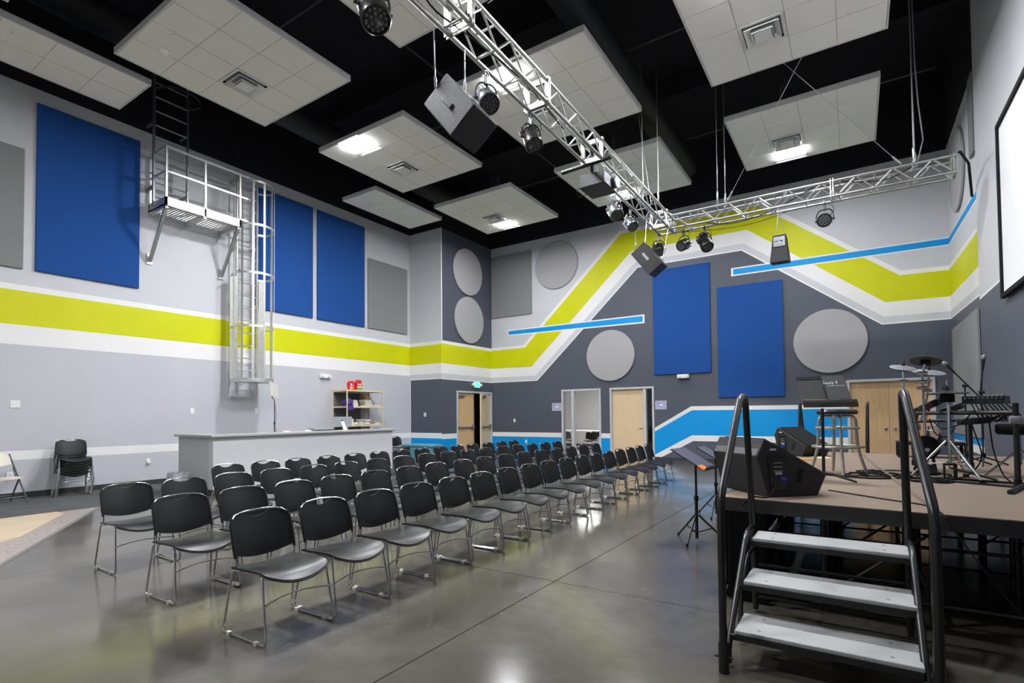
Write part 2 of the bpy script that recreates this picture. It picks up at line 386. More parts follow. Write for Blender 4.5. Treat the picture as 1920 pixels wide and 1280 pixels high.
# baseboards
def base(name, x0, x1, y0, y1):
    b = MB(); b.box(x0, x1, y0, y1, 0, .1); struct(b.build(name, RUBBER))
base('baseboard_left', XL, XL+.012, YR, YC); base('baseboard_column', XL+.012, XC, YC-.012, YC)
base('baseboard_back_1', XC, -8.16, YB-.012, YB); base('baseboard_back_2', -6.75, -6.45, YB-.012, YB); base('baseboard_back_3', -5.04, -.2, YB-.012, YB)
base('baseboard_right', XN-.012, XN, YR, YN)

# ------------------------------------------------------------------ doors
def frame_y(name, x0, x1, zt, mull=None, w=.05, par=None):
    b = MB()
    b.box(x0-w, x0+.012, YB-.03, YB+.16, 0, zt+w); b.box(x1-.012, x1+w, YB-.03, YB+.16, 0, zt+w); b.box(x0+.012, x1-.012, YB-.03, YB+.16, zt-.012, zt+w)
    if mull: b.box(mull-.045, mull+.045, YB-.03, YB+.14, 0, zt-.012)
    return struct(b.build(name, FRAMEP, bevel=.006))
def lever(par, x, y, z, sgn):
    b = MB(); b.lathe([(.028, 0), (.028, .012), (.012, .014), (.012, .045)], 16, M=Matrix.Translation((x, y, z)) @ Matrix.Rotation(math.pi/2, 4, 'X'))
    b.tube([(x, y-.045, z), (x+sgn*.03, y-.052, z), (x+sgn*.12, y-.05, z-.004)], [.011, .011, .009], 8); return b.build('lever_handle', STEEL, par, smooth=40)
d2 = frame_y('door_2', -8.10, -6.80, 2.15, mull=-7.74)
b = MB(); b.box(-8.088, -7.785, YB+.05, YB+.056, .05, 2.138); b.build('sidelight_glass', GLASS, d2)
# the open leaf of door 2, swung into the room behind
b = MB(); b.box(-6.86, -6.815, YB+.12, YB+1.0, .01, 2.13); lf = b.build('door_leaf', WOODL, d2)
lever(lf, -6.86, YB+.93, .98, -1)
d3 = frame_y('door_3', -6.40, -5.09, 2.15, mull=-5.33)
b = MB(); b.box(-6.388, -5.375, YB+.06, YB+.105, .01, 2.138); lf = b.build('door_leaf', mat('door_maple_light', (228, 202, 164), .45, noise=.04, nscale=5, stretch=(7, 7, .7), col2=(220, 192, 152)), d3)
lever(lf, -5.46, YB+.06, .95, -1)
b = MB(); b.box(-5.285, -5.102, YB+.05, YB+.056, .05, 2.138); b.build('sidelight_glass', GLASS, d3)
d4 = frame_y('door_4', -.14, 1.48, 2.12)
for x0, x1, s in ((-.128, .655, -1), (.661, 1.468, 1)):
    b = MB(); b.box(x0, x1, YB+.06, YB+.105, .01, 2.108); lf = b.build('door_leaf', WOOD, d4)
    b = MB(); xx = x1-.08 if s < 0 else x0+.1
    b.lathe([(.03, 0), (.03, .01), (.012, .012), (.014, .035), (.03, .045), (.031, .06), (.02, .072), (.004, .075)], 16, M=Matrix.Translation((xx, YB+.06, .98)) @ Matrix.Rotation(math.pi/2, 4, 'X'))
    b.build('door_knob', STEEL, lf, smooth=40)
    for zz in (.25, 1.05, 1.85):
        b = MB(); xh = x0 if s < 0 else x1; b.cyl((xh, YB+.055, zz-.05), (xh, YB+.055, zz+.05), .008, 8); b.build('hinge', STEEL, lf)
# double door in column side
b = MB()
b.box(XC-.16, XC+.03, 13.42, 13.482, 0, 2.20); b.box(XC-.16, XC+.03, 15.348, 15.41, 0, 2.20); b.box(XC-.16, XC+.03, 13.482, 15.348, 2.138, 2.20)
d1 = struct(b.build('door_1', mat('door_frame_steel', (188, 197, 202), .35, noise=.03), bevel=.006))
def leaf1(y0, y1, ang, hinge, m):
    e = MB(); L = y1-y0
    e.box(-.045, 0, 0, L, .01, 2.13)
    lf = e.build('door_leaf', m, d1); lf.location = (XC-.04, y0 if hinge == 0 else y1, 0)
    lf.rotation_euler = (0, 0, ang if hinge == 0 else ang)
    if hinge: lf.data.transform(Matrix.Translation((0, -L, 0)))
    o = 0 if hinge == 0 else -L
    e = MB(); e.box(.02, .05, o+.08, o+L-.08, .95, 1.0); e.box(0, .06, o+.05, o+.12, .93, 1.02); e.box(0, .065, o+L-.12, o+L-.04, .90, 1.06); e.build('panic_bar', STEEL, lf, bevel=.005)
    e = MB(); e.box(0, .055, o+.06, o+.34, 1.98, 2.05); e.box(.015, .03, o+.2, o+.55, 2.06, 2.075); e.build('door_closer', STEEL, lf, bevel=.004)
    return lf
leaf1(13.49, 14.40, 0, 0, WOOD); leaf1(14.47, 15.34, math.radians(16), 1, WOODL)  # second leaf looks lit: its brightness is put into the paler maple
b = MB(); b.box(XC-.10, XC-.05, 14.405, 14.465, 0, 2.138); b.build('mullion', mat('mullion_bronze', (64, 54, 46), .5, noise=.05), d1)
for zz in (.3, 1.05, 1.9):
    b = MB(); b.box(XC-.05, XC-.01, 15.325, 15.35, zz-.06, zz+.06); b.build('hinge', STEEL, d1)
# corridor behind the double door
b = MB(); b.recalc = False
b.quad([(XC-1.6, 13.0, 0), (XC-1.6, 15.9, 0), (XC-1.6, 15.9, 2.6), (XC-1.6, 13.0, 2.6)]); b.quad([(XC-.2, 15.9, 0), (XC-.2, 15.9, 2.6), (XC-1.6, 15.9, 2.6), (XC-1.6, 15.9, 0)])
struct(b.build('wall_corridor', DARKG))

# ------------------------------------------------------------------ side rooms seen through the openings
b = MB(); b.recalc = False
WR = mat('meeting_room_white', (244, 244, 244), .6, noise=.01)
def room(b, x0, x1, y0, y1, z):
    b.quad([(x0, y1, 0), (x1, y1, 0), (x1, y1, z), (x0, y1, z)]); b.quad([(x0, y0, 0), (x0, y1, 0), (x0, y1, z), (x0, y0, z)]); b.quad([(x1, y0, 0), (x1, y0, z), (x1, y1, z), (x1, y1, 0)])
    b.quad([(x0, y0, z), (x0, y1, z), (x1, y1, z), (x1, y0, z)]); b.quad([(x0, y0, 0), (-8.15, y0, 0), (-8.15, y0, z), (x0, y0, z)] if x0 < -8.5 else [(x0, y0, 0), (x0, y0, z), (x0, y0, z), (x0, y0, 0)]) if False else None
room(b, -15.0, -6.62, YB+.19, 21.0, 2.7); struct(b.build('wall_meeting_room', WR))
b = MB(); b.box(-15.0, -6.62, YB+.02, 21.0, -.02, 0); struct(b.build('floor_meeting_room', mat('meeting_carpet', (150, 150, 150), .9, noise=.2, nscale=60)))
b = MB(); b.recalc = False; room(b, -6.55, -2.0, YB+.19, 19.0, 2.7); b.quad([(-6.55, 18.98, .95), (-2.0, 18.98, .95), (-2.0, 18.98, 1.45), (-6.55, 18.98, 1.45)], 1)
struct(b.build('wall_dark_room', [DARKG, P_BLUE]))
b = MB(); b.box(-6.55, -2.0, YB+.02, 19.0, -.02, 0); struct(b.build('floor_dark_room', mat('dark_carpet', (60, 62, 66), .9, noise=.2, nscale=60)))  # floor colour darkened too, standing in for the unlit room

# ------------------------------------------------------------------ acoustic panels
def panel_rect(wall, u0, u1, z0, z1, m, label, t=.05, group=None, cat='wall panel'):
    b = MB()
    if wall == 'L': b.box(XL+.006, XL+t, u0, u1, z0, z1)
    elif wall == 'B': b.box(u0, u1, YB-t, YB-.008, z0, z1)
    elif wall == 'A': b.box(XA-t, XA-.008, u0, u1, z0, z1)
    o = b.build('acoustic_panel', m, bevel=.008); return tag(o, label, cat, group)
panel_rect('L', 1.35, 3.0, 4.045, 6.195, F_GREY, 'grey fabric acoustic panel on the wall beside the widest-set tall blue panel')
panel_rect('L', 3.165, 4.80, 4.05, 7.12, F_BLUE, 'tall blue acoustic panel beside the ladder platform, catching its shadow')
panel_rect('L', 7.30, 8.94, 4.06, 7.09, F_BLUE, 'tall blue acoustic panel right behind the caged ladder')
panel_rect('L', 9.08, 10.74, 4.055, 7.085, F_BLUE, 'tall blue acoustic panel next to a short grey panel on the long wall')
panel_rect('L', 10.88, 12.53, 4.055, 6.195, F_GREY, 'short grey acoustic panel beside the wall corner on the long wall')
panel_rect('B', -10.94, -9.25, 4.86, 7.06, F_GREY, 'grey rectangular acoustic panel beside a pale round panel, above the blue paint line')
panel_rect('B', -5.02, -3.39, 2.53, 5.65, F_BLUE, 'tall blue acoustic panel above a white emergency light box')
panel_rect('B', -3.20, -1.555, 1.81, 4.885, F_BLUE, 'tall blue acoustic panel hung lower, beside the big pale round panel')
def panel_round(wall, u, z, r, label, t=.05):
    b = MB(); prof = [(r-.012, 0), (r, .01), (r, t-.012), (r-.012, t)]
    if wall == 'R': Mx = Matrix.Translation((XC+.006, u, z)) @ Matrix.Rotation(math.pi/2, 4, 'Y')
    elif wall == 'B': Mx = Matrix.Translation((u, YB-.008, z)) @ Matrix.Rotation(math.pi/2, 4, 'X')
    else: Mx = Matrix.Translation((XA-.008, u, z)) @ Matrix.Rotation(-math.pi/2, 4, 'Y')
    b.lathe(prof, 56, M=Mx); return tag(b.build('round_acoustic_panel', F_PALE, smooth=35), label, 'wall panel')
S_ = 1.3; ZO = .491
panel_round('R', 10.784*S_+.02, (5.292-ZO)*S_, .79, 'pale round acoustic panel, upper of two on the narrow slate wall')
panel_round('R', 10.833*S_+.02, (4.040-ZO)*S_, .79, 'pale round acoustic panel, lower of two on the narrow slate wall')
panel_round('B', -6.376*S_, (5.397-ZO)*S_, .80, 'pale round acoustic panel beside a grey square panel under the ceiling')
panel_round('B', -4.932*S_, (2.962-ZO)*S_, .80, 'pale round acoustic panel above the two doors with name plaques')
panel_round('B', -.407*S_, (2.926-ZO)*S_, .805, 'pale round acoustic panel above the double door by the stage')
panel_round('A', 13.85, 6.28, .82, 'pale round acoustic panel on the side wall behind the truss end')
panel_rect('A', 12.1, 14.95, .9, 3.17, F_GREY, 'grey acoustic panel low on the side wall behind the drum kit')
panel_rect('A', 11.95, 12.35, 5.9, 7.3, F_GREY, 'narrow grey acoustic panel high on the side wall beside the round one')

# ------------------------------------------------------------------ ceiling clouds with tiles, lamps and air diffusers
TS, ZC, TH = .61, 7.0, .10
tile_me = MB().box(0, TS-.012, 0, TS-.012, 0, .012).mesh('tile', TILE)
CLOUDS = []
def cloud(x0, y0, nx, ny, label, holes=()):
    t = thing('ceiling_cloud', label, 'ceiling panel', (x0, y0, ZC), group='suspended tile clouds under the black ceiling')
    e = .02; W, D = nx*TS+2*e, ny*TS+2*e
    for nm, bx in (('edge_trim', (0, W, 0, e)), ('edge_trim', (0, W, D-e, D)), ('edge_trim', (0, e, e, D-e)), ('edge_trim', (W-e, W, e, D-e))):
        b = MB(); b.box(*bx, 0, TH); b.build(nm, TFRAME, t)
    b = MB()
    for i in range(1, nx): b.box(e+i*TS-.012, e+i*TS+.012, e, D-e, .012, .03)
    for j in range(1, ny): b.box(e, W-e, e+j*TS-.009, e+j*TS+.009, .011, .03)
    b.build('grid_tee', TEE, t)
    b = MB(); b.box(e, W-e, e, D-e, .06, .075); b.build('back_board', P_BLACK, t)
    for i in range(nx):
        for j in range(ny):
            if (i, j) in holes: continue
            reuse('tile', tile_me, t, (e+i*TS+.006, e+j*TS+.006, .004))
    t['narrow'] = int(nx < 4); CLOUDS.append(t); return t
def diffuser(x, y, label):
    t = thing('air_diffuser', label, 'air vent', (x, y, ZC-.004), group='square air diffusers in the ceiling clouds')
    def ring(o, i, z0, z1):
        b = MB(); n = 4; O = [(-o, -o), (o, -o), (o, o), (-o, o)]; I = [(-i, -i), (i, -i), (i, i), (-i, i)]
        b.add([(p[0], p[1], z0) for p in O]+[(p[0], p[1], z1) for p in I]+[(p[0], p[1], z0+.008) for p in O]+[(p[0], p[1], z1+.008) for p in I],
              [f for k in range(4) for f in ((k, (k+1) % 4, 4+(k+1) % 4, 4+k), (8+k, 12+k, 12+(k+1) % 4, 8+(k+1) % 4), (k, 8+k, 8+(k+1) % 4, (k+1) % 4), (4+k, 4+(k+1) % 4, 12+(k+1) % 4, 12+k))]); return b
    ring(.30, .255, .0, .004).build('flange', WMETAL, t)
    ring(.235, .16, -.035, .03).build('louvre', WMETAL, t)
    ring(.145, .115, -.05, .0).build('louvre', WMETAL, t)
    b = MB(); b.box(-.115, .115, -.115, .115, -.045, -.035); b.build('centre_plate', WMETAL, t)
    b = MB(); b.box(-.255, .255, -.255, .255, .05, .06); b.build('back_box', mat('duct_grey', (150, 152, 154), .6, noise=.05), t)
    return t
GLOWB = mat('lamp_lens_bay', (255, 255, 255), .5, emit=(250, 251, 255), estr=LAMP*1.45, noise=.001)
GLOWD = mat('lamp_lens_dimmed', (255, 255, 255), .5, emit=(250, 251, 255), estr=LAMP*.5, noise=.001)
def lamp(x, y, label, w=.61, d=.40, gm=None):
    t = thing('ceiling_lamp', label, 'ceiling light', (x, y, ZC-.006), group='bright square lamps in the ceiling clouds')
    b = MB(); b.box(-.30, .30, -.30, -d/2, 0, .012); b.box(-.30, .30, d/2, .30, 0, .012); b.box(-.30, -w/2+.02, -d/2, d/2, 0, .012); b.box(w/2-.02, .30, -d/2, d/2, 0, .012); b.build('housing', WMETAL, t)
    b = MB(); b.box(-w/2+.02, w/2-.02, -d/2, d/2, -.008, .008); b.build('lens', gm or GLOW, t)
    return t
def small(x, y, z, kind, label):
    if kind == 'sprinkler':
        cl = min(CLOUDS, key=lambda c: (Vector((c.location.x+(.65 if c['narrow'] else 1.24), c.location.y+1.24))-Vector((x, y))).length)
        t = bpy.data.objects.new('sprinkler_head', None); COL.objects.link(t); t.parent = cl; t.location = Vector((x, y, z))-cl.location; t.empty_display_size = .05
        b = MB(); b.lathe([(.035, 0), (.035, -.006), (.012, -.008), (.01, -.03), (.006, -.034)], 12); b.build('escutcheon', WMETAL, t, smooth=40)
        b = MB(); b.lathe([(.016, -.036), (.016, -.039)], 10); b.build('deflector', STEEL, t)
    else:
        t = thing('smoke_detector', label, 'smoke detector', (x, y, z))
        b = MB(); b.lathe([(.07, 0), (.07, -.02), (.055, -.04), (.03, -.048), (.005, -.05)], 20); b.build('cover', WPL, t, smooth=40)
CL = {'B': (-9.46, 3.32), 'C': (-9.45, 7.01), 'E': (-9.47, 10.68), 'J': (-5.72, 3.21), 'F': (-5.70, 6.93), 'G': (-5.75, 10.65), 'N': (-1.99, 3.20), 'H': (-1.97, 6.905), 'I': (-2.02, 10.66), 'K': (-9.46, -.37), 'O': (-5.72, -.4)}
CLB = {'B': 'square white tile cloud nearest the top of the wall ladder', 'C': 'square white tile cloud with a blazing lamp beside the caged ladder', 'E': 'square white tile cloud near the slate wall with two round panels',
       'J': 'square white tile cloud above the big hanging loudspeaker', 'F': 'square white tile cloud seen behind the lamp-carrying truss run', 'G': 'square white tile cloud above the projector',
       'N': 'square white tile cloud above the stage stairs', 'H': 'square white tile cloud above the middle of the stage', 'I': 'square white tile cloud near the truss end above the stage back',
       'K': 'square white tile cloud before the narrow cloud, mostly out of view', 'O': 'square white tile cloud behind the aisle, out of view'}
LJ = {'J': 0, 'O': 0, 'C': 0, 'F': 0, 'H': 0, 'E': 3, 'G': 3, 'I': 3}
for k, (x, y) in CL.items():
    holes = [(1, 2)]
    if k in LJ: holes.append((1, LJ[k]))
    cloud(x, y, 4, 4, CLB[k], holes)
    diffuser(x+.02+1.5*TS, y+.02+2.5*TS, 'square white air diffuser set in '+CLB[k].replace('square white tile cloud', 'the cloud'))
    if k in LJ: lamp(x+.02+1.5*TS, y+.02+(LJ[k]+.5)*TS-(.08 if LJ[k] == 3 else .06), 'bright lamp set in '+CLB[k].replace('square white tile cloud', 'the cloud').replace('with a blazing lamp ', ''), gm=GLOWD if LJ[k] == 3 else GLOWB)
cloud(-11.11, 8.96, 2, 4, 'narrow white tile cloud along the long wall near the corner')
cloud(-11.11, 1.52, 2, 4, 'narrow white tile cloud along the long wall before the ladder')
small(-9.46+.3, 3.32+1.1, ZC, 'smoke', 'round white smoke detector in the cloud nearest the wall ladder') if False else small(-8.75, 3.72, ZC, 'smoke', 'round white smoke detector under the cloud by the wall ladder')
small(-8.2, 3.6, ZC, 'sprinkler', 'sprinkler head under the cloud by the wall ladder')
small(-10.1, 2.3, ZC, 'sprinkler', 'sprinkler head under the narrow cloud before the ladder')
small(-10.1, 10.4, ZC, 'sprinkler', 'sprinkler head under the narrow cloud near the corner')
small(-9.2, 12.9, ZC, 'sprinkler', 'sprinkler head in the cloud near the slate wall')
small(-8.6, 11.2, ZC, 'sprinkler', 'sprinkler head before the vent of the cloud near the slate wall')
small(-.1, 12.9, ZC, 'sprinkler', 'sprinkler head in the cloud near the truss end')
small(-5.5, 12.9, ZC, 'sprinkler', 'sprinkler head in the cloud above the projector')
# black roof steel, ducts and pipes
for y in (1.2, 4.9, 8.55, 12.2):
    t = thing('roof_beam', 'black steel beam running across the ceiling', 'beam', (0, y, ZT-.45), group='black roof beams')
    b = MB(); b.box(XL, XA, -.09, .09, 0, .02); b.box(XL, XA, -.09, .09, .42, .44); b.build('flange', P_BLACK, t)
    b = MB(); b.box(XL, XA, -.006, .006, .02, .42); b.build('web', P_BLACK, t)
DUCT = mat('duct_black', (34, 35, 40), .6, noise=.1)
for x, z in ((-10.3, 8.0), (-3.75, 8.1)):
    b = MB(); b.cyl((x, -3, z), (x, 14.6, z), .28, 24); tag(b.build('round_duct', DUCT, smooth=40), 'black round air duct under the roof '+('beside the long wall' if x < -9 else 'above the lighting truss'), 'duct', 'black round ducts')
for (x, y) in [(CL[k][0]+.93, CL[k][1]+1.55) for k in 'BCEFGHIJ']:
    b = MB(); pts = []
    n = 60
    for i in range(n+1):
        tt = i/n; pts.append((x+.02*math.sin(tt*3), y, ZC+.1+tt*1.1))
    b.tube(pts, [.125+.012*(i % 2) for i in range(n+1)], 14); tag(b.build('flex_duct', DUCT, smooth=60), 'black ribbed flexible duct dropping to a ceiling cloud', 'duct', 'black flexible ducts above the clouds')
PIPE = mat('pipe_dark', (70, 70, 74), .5, noise=.08)
for (a, c) in (((-11.6, 5.6, 8.5), (1.5, 5.6, 8.5)), ((-11.6, 9.6, 8.4), (1.5, 9.6, 8.4)), ((-11.6, 13.6, 8.4), (1.5, 13.6, 8.4)), ((-7.2, -3, 8.6), (-7.2, 14.8, 8.6))):
    b = MB(); b.cyl(a, c, .022, 8); tag(b.build('sprinkler_pipe', PIPE, smooth=40), 'thin dark sprinkler pipe under the black roof', 'pipe', 'sprinkler pipes')

# ------------------------------------------------------------------ lighting truss (L-shaped)
tr = thing('lighting_truss', 'L-shaped shiny aluminium box truss hung above the stage edge', 'truss', (-3.03, 10.4, 5.055))
TR0 = Vector((-3.03, 10.4, 5.055))
W_ = .27; SL = .0155
def zt1(y): return (10.4-y)*SL          # first run rises slightly towards the camera
Y0t = .6
for dx, dz in ((0, 0), (-W_, 0), (0, .268), (-W_, .268)):
    b = MB(); b.cyl((dx, Y0t-10.4, dz+zt1(Y0t)), (dx, W_, dz), .025, 12); b.build('chord', ALU, tr, smooth=40)
for dy, dz in ((0, 0), (W_, 0), (0, .258), (W_, .258)):
    b = MB(); b.cyl((-W_, dy, dz), (4.40, dy, dz-.008), .025, 12); b.build('chord', ALU, tr, smooth=40)
bm = {}
def brace(key, a, c, r, loc):
    if key not in bm:
        bb = MB(); bb.cyl(a, c, r, 8); bm[key] = bb.mesh('brace', ALU, 40)
    reuse('brace', bm[key], tr, loc)
h = .268
y = -9.7; k = 0
while y < -.15:
    for dx, tg in ((0, 'r'), (-W_, 'l')):
        brace('s1%d' % (k % 2), (0, 0, .02) if k % 2 == 0 else (0, 0, h-.02), (0, .24, h-.02) if k % 2 == 0 else (0, .24, .02), .0125, (dx, y, zt1(y+10.4)))
    if k % 2 == 0:
        for dz in (0, h): brace('t1', (0, 0, 0), (-W_, 0, 0), .0125, (0, y-.02, dz+zt1(y+10.4)))
    y += .265; k += 1
x = .12; k = 0
while x < 4.2:
    for dy in (0, W_): brace('s2%d' % (k % 2), (0, 0, .238) if k % 2 == 0 else (0, 0, .02), (.22, 0, .02) if k % 2 == 0 else (.22, 0, .238), .0125, (x, dy, 0))
    if k % 2 == 1:
        for dz in (0, .258): brace('t2', (0, 0, 0), (0, W_, 0), .0125, (x, 0, dz))
    x += .25; k += 1
def splice_y(yy):
    z = zt1(yy); y = yy-10.4
    for o in (-.018, .018):
        b = MB()
        for bx in ((-W_-.04, -W_+.015, -.03, h+.03), (-.015, .04, -.03, h+.03)): b.box(bx[0], bx[1], y+o-.006, y+o+.006, z+bx[2], z+bx[3])
        b.box(-W_+.015, -.015, y+o-.006, y+o+.006, z-.03, z+.03); b.box(-W_+.015, -.015, y+o-.006, y+o+.006, z+h-.03, z+h+.03)
        b.build('splice_plate', ALU, tr)
def splice_x(x, solid=False):
    for o in (-.018, .018):
        b = MB()
        for y0, y1 in ((-.04, .015), (W_-.015, W_+.04)): b.box(x+o-.006, x+o+.006, y0, y1, -.03, .288)
        b.box(x+o-.006, x+o+.006, .015, W_-.015, -.03, .03); b.box(x+o-.006, x+o+.006, .015, W_-.015, .228, .288)
        b.build('splice_plate', ALU, tr)
for yy in (3.95, 5.45, 7.05, 10.15): splice_y(yy)
for x in (.02, 2.76, 4.38): splice_x(x)

# rigging cables
CABLE = mat('steel_cable', (176, 176, 178), .35, metal=.9, noise=.05)
def rig(name, label, pts, r=.008, turn=None, group=None, m=None):
    t = thing(name, label, 'cable', pts[0], group=group); o = Vector(pts[0]); P = [Vector(p)-o for p in pts]
    b = MB(); b.tube(P, r, 6); b.build('wire', m or CABLE, t, smooth=40)
    if turn:
        a, c = P[0], P[1]; d = (c-a).normalized()
        b = MB(); b.tube([a+d*.04, a+d*.06, a+d*.22, a+d*.24], [.006, .016, .016, .006], 8); b.build('turnbuckle', CABLE, t, smooth=40)
        b = MB(); ring = [(.022*math.cos(q*.7), 0, .03*math.sin(q*.7)) for q in range(9)]; b.tube([a+Vector(p) for p in ring], .006, 6, closed=True); b.build('shackle', CABLE, t, smooth=40)
    return t
rig('rigging_cable', 'steel cable holding the long truss run beside the projector', [(-3.29, 9.62, 5.36), (-3.29, 9.6, 9.0)], .008, True)
rig('rigging_cable', 'steel cable holding the truss near its corner, inner of two', [(-3.05, 9.78, 5.36), (-3.05, 9.76, 9.0)], .008, True)
rig('rigging_cable', 'paired steel cable above the truss speaker, first of the pair', [(-2.12, 10.42, 5.36), (-2.12, 10.42, 9.0)], .008, True)
rig('rigging_cable', 'paired steel cable above the truss speaker, second of the pair', [(-2.02, 10.62, 5.36), (-2.02, 10.62, 9.0)], .008, True)
rig('rigging_cable', 'steel cable at the truss end beside the white wall', [(.85, 10.42, 5.34), (.84, 10.42, 9.0)], .008, True)
rig('rigging_cable', 'second steel cable at the truss end beside the white wall', [(.88, 10.62, 5.34), (.86, 10.62, 9.0)], .006, True)
rig('power_cable', 'loose grey cable bundle dropping to the truss end', [(.90, 10.5, 5.36), (.98, 10.5, 5.7), (.93, 10.5, 6.3), (.9, 10.5, 7.0), (.88, 10.5, 9.0)], .010, False, None, mat('grey_cable', (120, 120, 122), .5, noise=.05))
rig('brace_cable', 'thin slanting brace cable from truss pair towards the stage clouds', [(-1.98, 10.5, 5.36), (.1, 8.9, 7.9)], .005, True)
rig('brace_cable', 'thin slanting brace cable from truss end crossing under the clouds', [(.72, 10.5, 5.34), (-1.5, 9.4, 7.9)], .005, True)
rig('brace_cable', 'thin slanting brace cable near the projector run', [(-3.2, 9.8, 5.4), (-3.5, 9.75, 7.9)], .005, False)
rig('brace_cable', 'thin slanting brace cable from the near truss run', [(-3.0, 4.2, 5.5), (-.2, 4.6, 6.2)], .005, False)
rig('power_cable', 'thick black cable arching from truss end to the side wall', [(1.30, 10.55, 5.36), (1.45, 10.7, 5.45), (1.62, 11.2, 5.42), (1.78, 12.1, 5.15)], .02, False, None, BLACKMAT)
# cable loops lying along the truss
def loose(label, pts, r=.009, m=BLACKMAT, cat='cable', name='power_cable'):
    P = [Vector(p) for p in pts]; out = []
    for i in range(len(P)-1):       # catmull-rom
        p0, p1, p2, p3 = P[max(i-1, 0)], P[i], P[i+1], P[min(i+2, len(P)-1)]
        for k in range(6):
            t = k/6; out.append(.5*((2*p1)+(p2-p0)*t+(2*p0-5*p1+4*p2-p3)*t*t+(3*p1-p0-3*p2+p3)*t**3))
    out.append(P[-1]); b = MB(); b.tube(out, r, 6); return tag(b.build(name, m, smooth=50), label, cat)
loose('black cable running inside the near truss run', [(-3.2, 2.6, 5.2), (-3.16, 3.1, 5.3), (-3.22, 3.6, 5.18), (-3.2, 4.0, 5.2), (-3.24, 4.5, 5.3), (-3.15, 5.2, 5.25), (-3.2, 6.2, 5.2)])
loose('black cable looping on top of the short truss run', [(-2.4, 10.6, 5.1), (-1.9, 10.65, 5.0), (-1.2, 10.6, 5.08), (-.6, 10.62, 5.33), (-.3, 10.6, 5.42), (0, 10.6, 5.3), (.5, 10.55, 5.2), (.9, 10.55, 5.35)], .007)
loose('thin cable drooping under the short truss run', [(-2.9, 10.66, 5.03), (-2.5, 10.67, 4.98), (-1.9, 10.68, 4.93), (-1.4, 10.68, 4.95), (-1.0, 10.67, 5.02)], .005)

# ------------------------------------------------------------------ stage lights (par cans)
def par_proto():
    t = thing('par_can', 'x', 'stage light')
    b = MB(); Mx = Matrix.Translation((0, 0, -.30))
    # body along local -Z (aim set by 'head' empty replaced: head mesh rotated at build)
    return t
HEADM = {}
def par(pos, yawd, tilt, label, m=BLACKM, s=1.0, deep=False):
    """pos = hook point under the truss chord, head aims at azimuth yawd, tilt below horizontal"""
    t = thing('par_can', label, 'stage light', pos, group='stage lights hung from the truss')
    L = (.30 if deep else .22)*s; R = .105*s
    az = math.radians(yawd); tl = math.radians(tilt)
    aim = Vector((math.cos(az)*math.cos(tl), math.sin(az)*math.cos(tl), -math.sin(tl)))
    c = Vector((0, 0, -.25*s))
    rot = Vector((0, 0, 1)).rotation_difference(aim).to_matrix().to_4x4()
    Mh = Matrix.Translation(c) @ rot @ Matrix.Translation((0, 0, -L*.5))
    b = MB()
    prof = [(R*.35, -.03*s), (R*.62, -.02*s), (R*.86, .02*s), (R*.92, .05*s), (R*.92, L*.62), (R*.99, L*.64), (R*1.02, L*.95), (R*.95, L), (R*.86, L), (R*.86, L*.93)]
    b.lathe(prof, 22, M=Mh); b.build('housing', m, t, smooth=35)
    for k in range(10):       # cooling fins round the back
        an = k*math.pi*2/10; bb = MB(); ca, sa = math.cos(an), math.sin(an)
        bb.obox((R*.6*ca-.004*sa, R*.6*sa+.004*ca, -.02*s), (R*.42*ca, R*.42*sa, 0), (.008*sa, -.008*ca, 0), (0, 0, .13*s)); bb.v = [Mh @ p for p in bb.v]; bb.build('fin', m, t)
    b = MB(); b.lathe([(R*.86, L*.93), (R*.5, L*.955), (.002, L*.96)], 22, M=Mh); ln = b.build('lens', mat('par_lens', (52, 53, 56), .15, noise=.3, nscale=40), t, smooth=40)
    lm = MB()
    for ring, cnt in ((0, 1), (.38, 6), (.68, 12)):
        for q in range(cnt):
            an = q*2*math.pi/cnt; lm.lathe([(R*.12, L*.95), (R*.10, L*.985), (.001, L*.995)], 8, M=Mh @ Matrix.Translation((R*ring*math.cos(an)*.98, R*ring*math.sin(an)*.98, 0)))
    lm.build('led_cluster', mat('led_dome', (96, 97, 100), .2, noise=.05), ln, smooth=50)
    side = Vector((-math.sin(az), math.cos(az), 0)) if tilt < 88 else Vector((0, 1, 0))
    pv = c
    for sg, nm in ((1, 'yoke'), ):
        pts = [pv+side*(R*1.12), pv+side*(R*1.12)+Vector((0, 0, .10*s)), pv+side*(R*.7)+Vector((0, 0, .17*s)), pv-side*(R*.7)+Vector((0, 0, .17*s)), pv-side*(R*1.12)+Vector((0, 0, .10*s)), pv-side*(R*1.12)]
        b = MB(); b.tube(fillet(pts, .04*s, 3), .009*s, 6); b.build('yoke', m, t, smooth=50)
    for sg in (1, -1):
        b = MB(); b.cyl(pv+side*sg*R*.85, pv+side*sg*R*1.30, .014*s, 8); b.build('knob', m, t)
    b = MB(); b.box(-.02*s, .02*s, -.02*s, .02*s, -.09*s, .0); b.tube([(0, -.035, .0), (0, -.04, .03), (0, 0, .058), (0, .04, .03), (0, .035, .0)], .01, 6); b.build('clamp', BLACKM, t)
    b = MB(); b.tube([c+Vector((.03, 0, .05)), c+side*.14+Vector((0, 0, .14)), c+side*.12+Vector((0, 0, .23)), Vector((.03, 0, .03))], .005, 5); b.build('lead', BLACKMAT, t, smooth=50)
    return t
ZB = 5.0
par((-3.48, 3.14, 5.27), -25, 60, 'large black stage light beside the first loudspeaker', BLACKM, 1.25, True)
par((-3.28, 4.56, 5.06), -30, 45, 'stage light hanging beside the blazing lamp and loudspeaker', DKMET, 1.1)
par((-3.26, 5.46, 5.02), -35, 55, 'black stage light hanging alone between loudspeaker and projector', BLACKM, 1.05, True)
SILV = mat('par_silver', (150, 151, 154), .25, metal=.9, noise=.1)
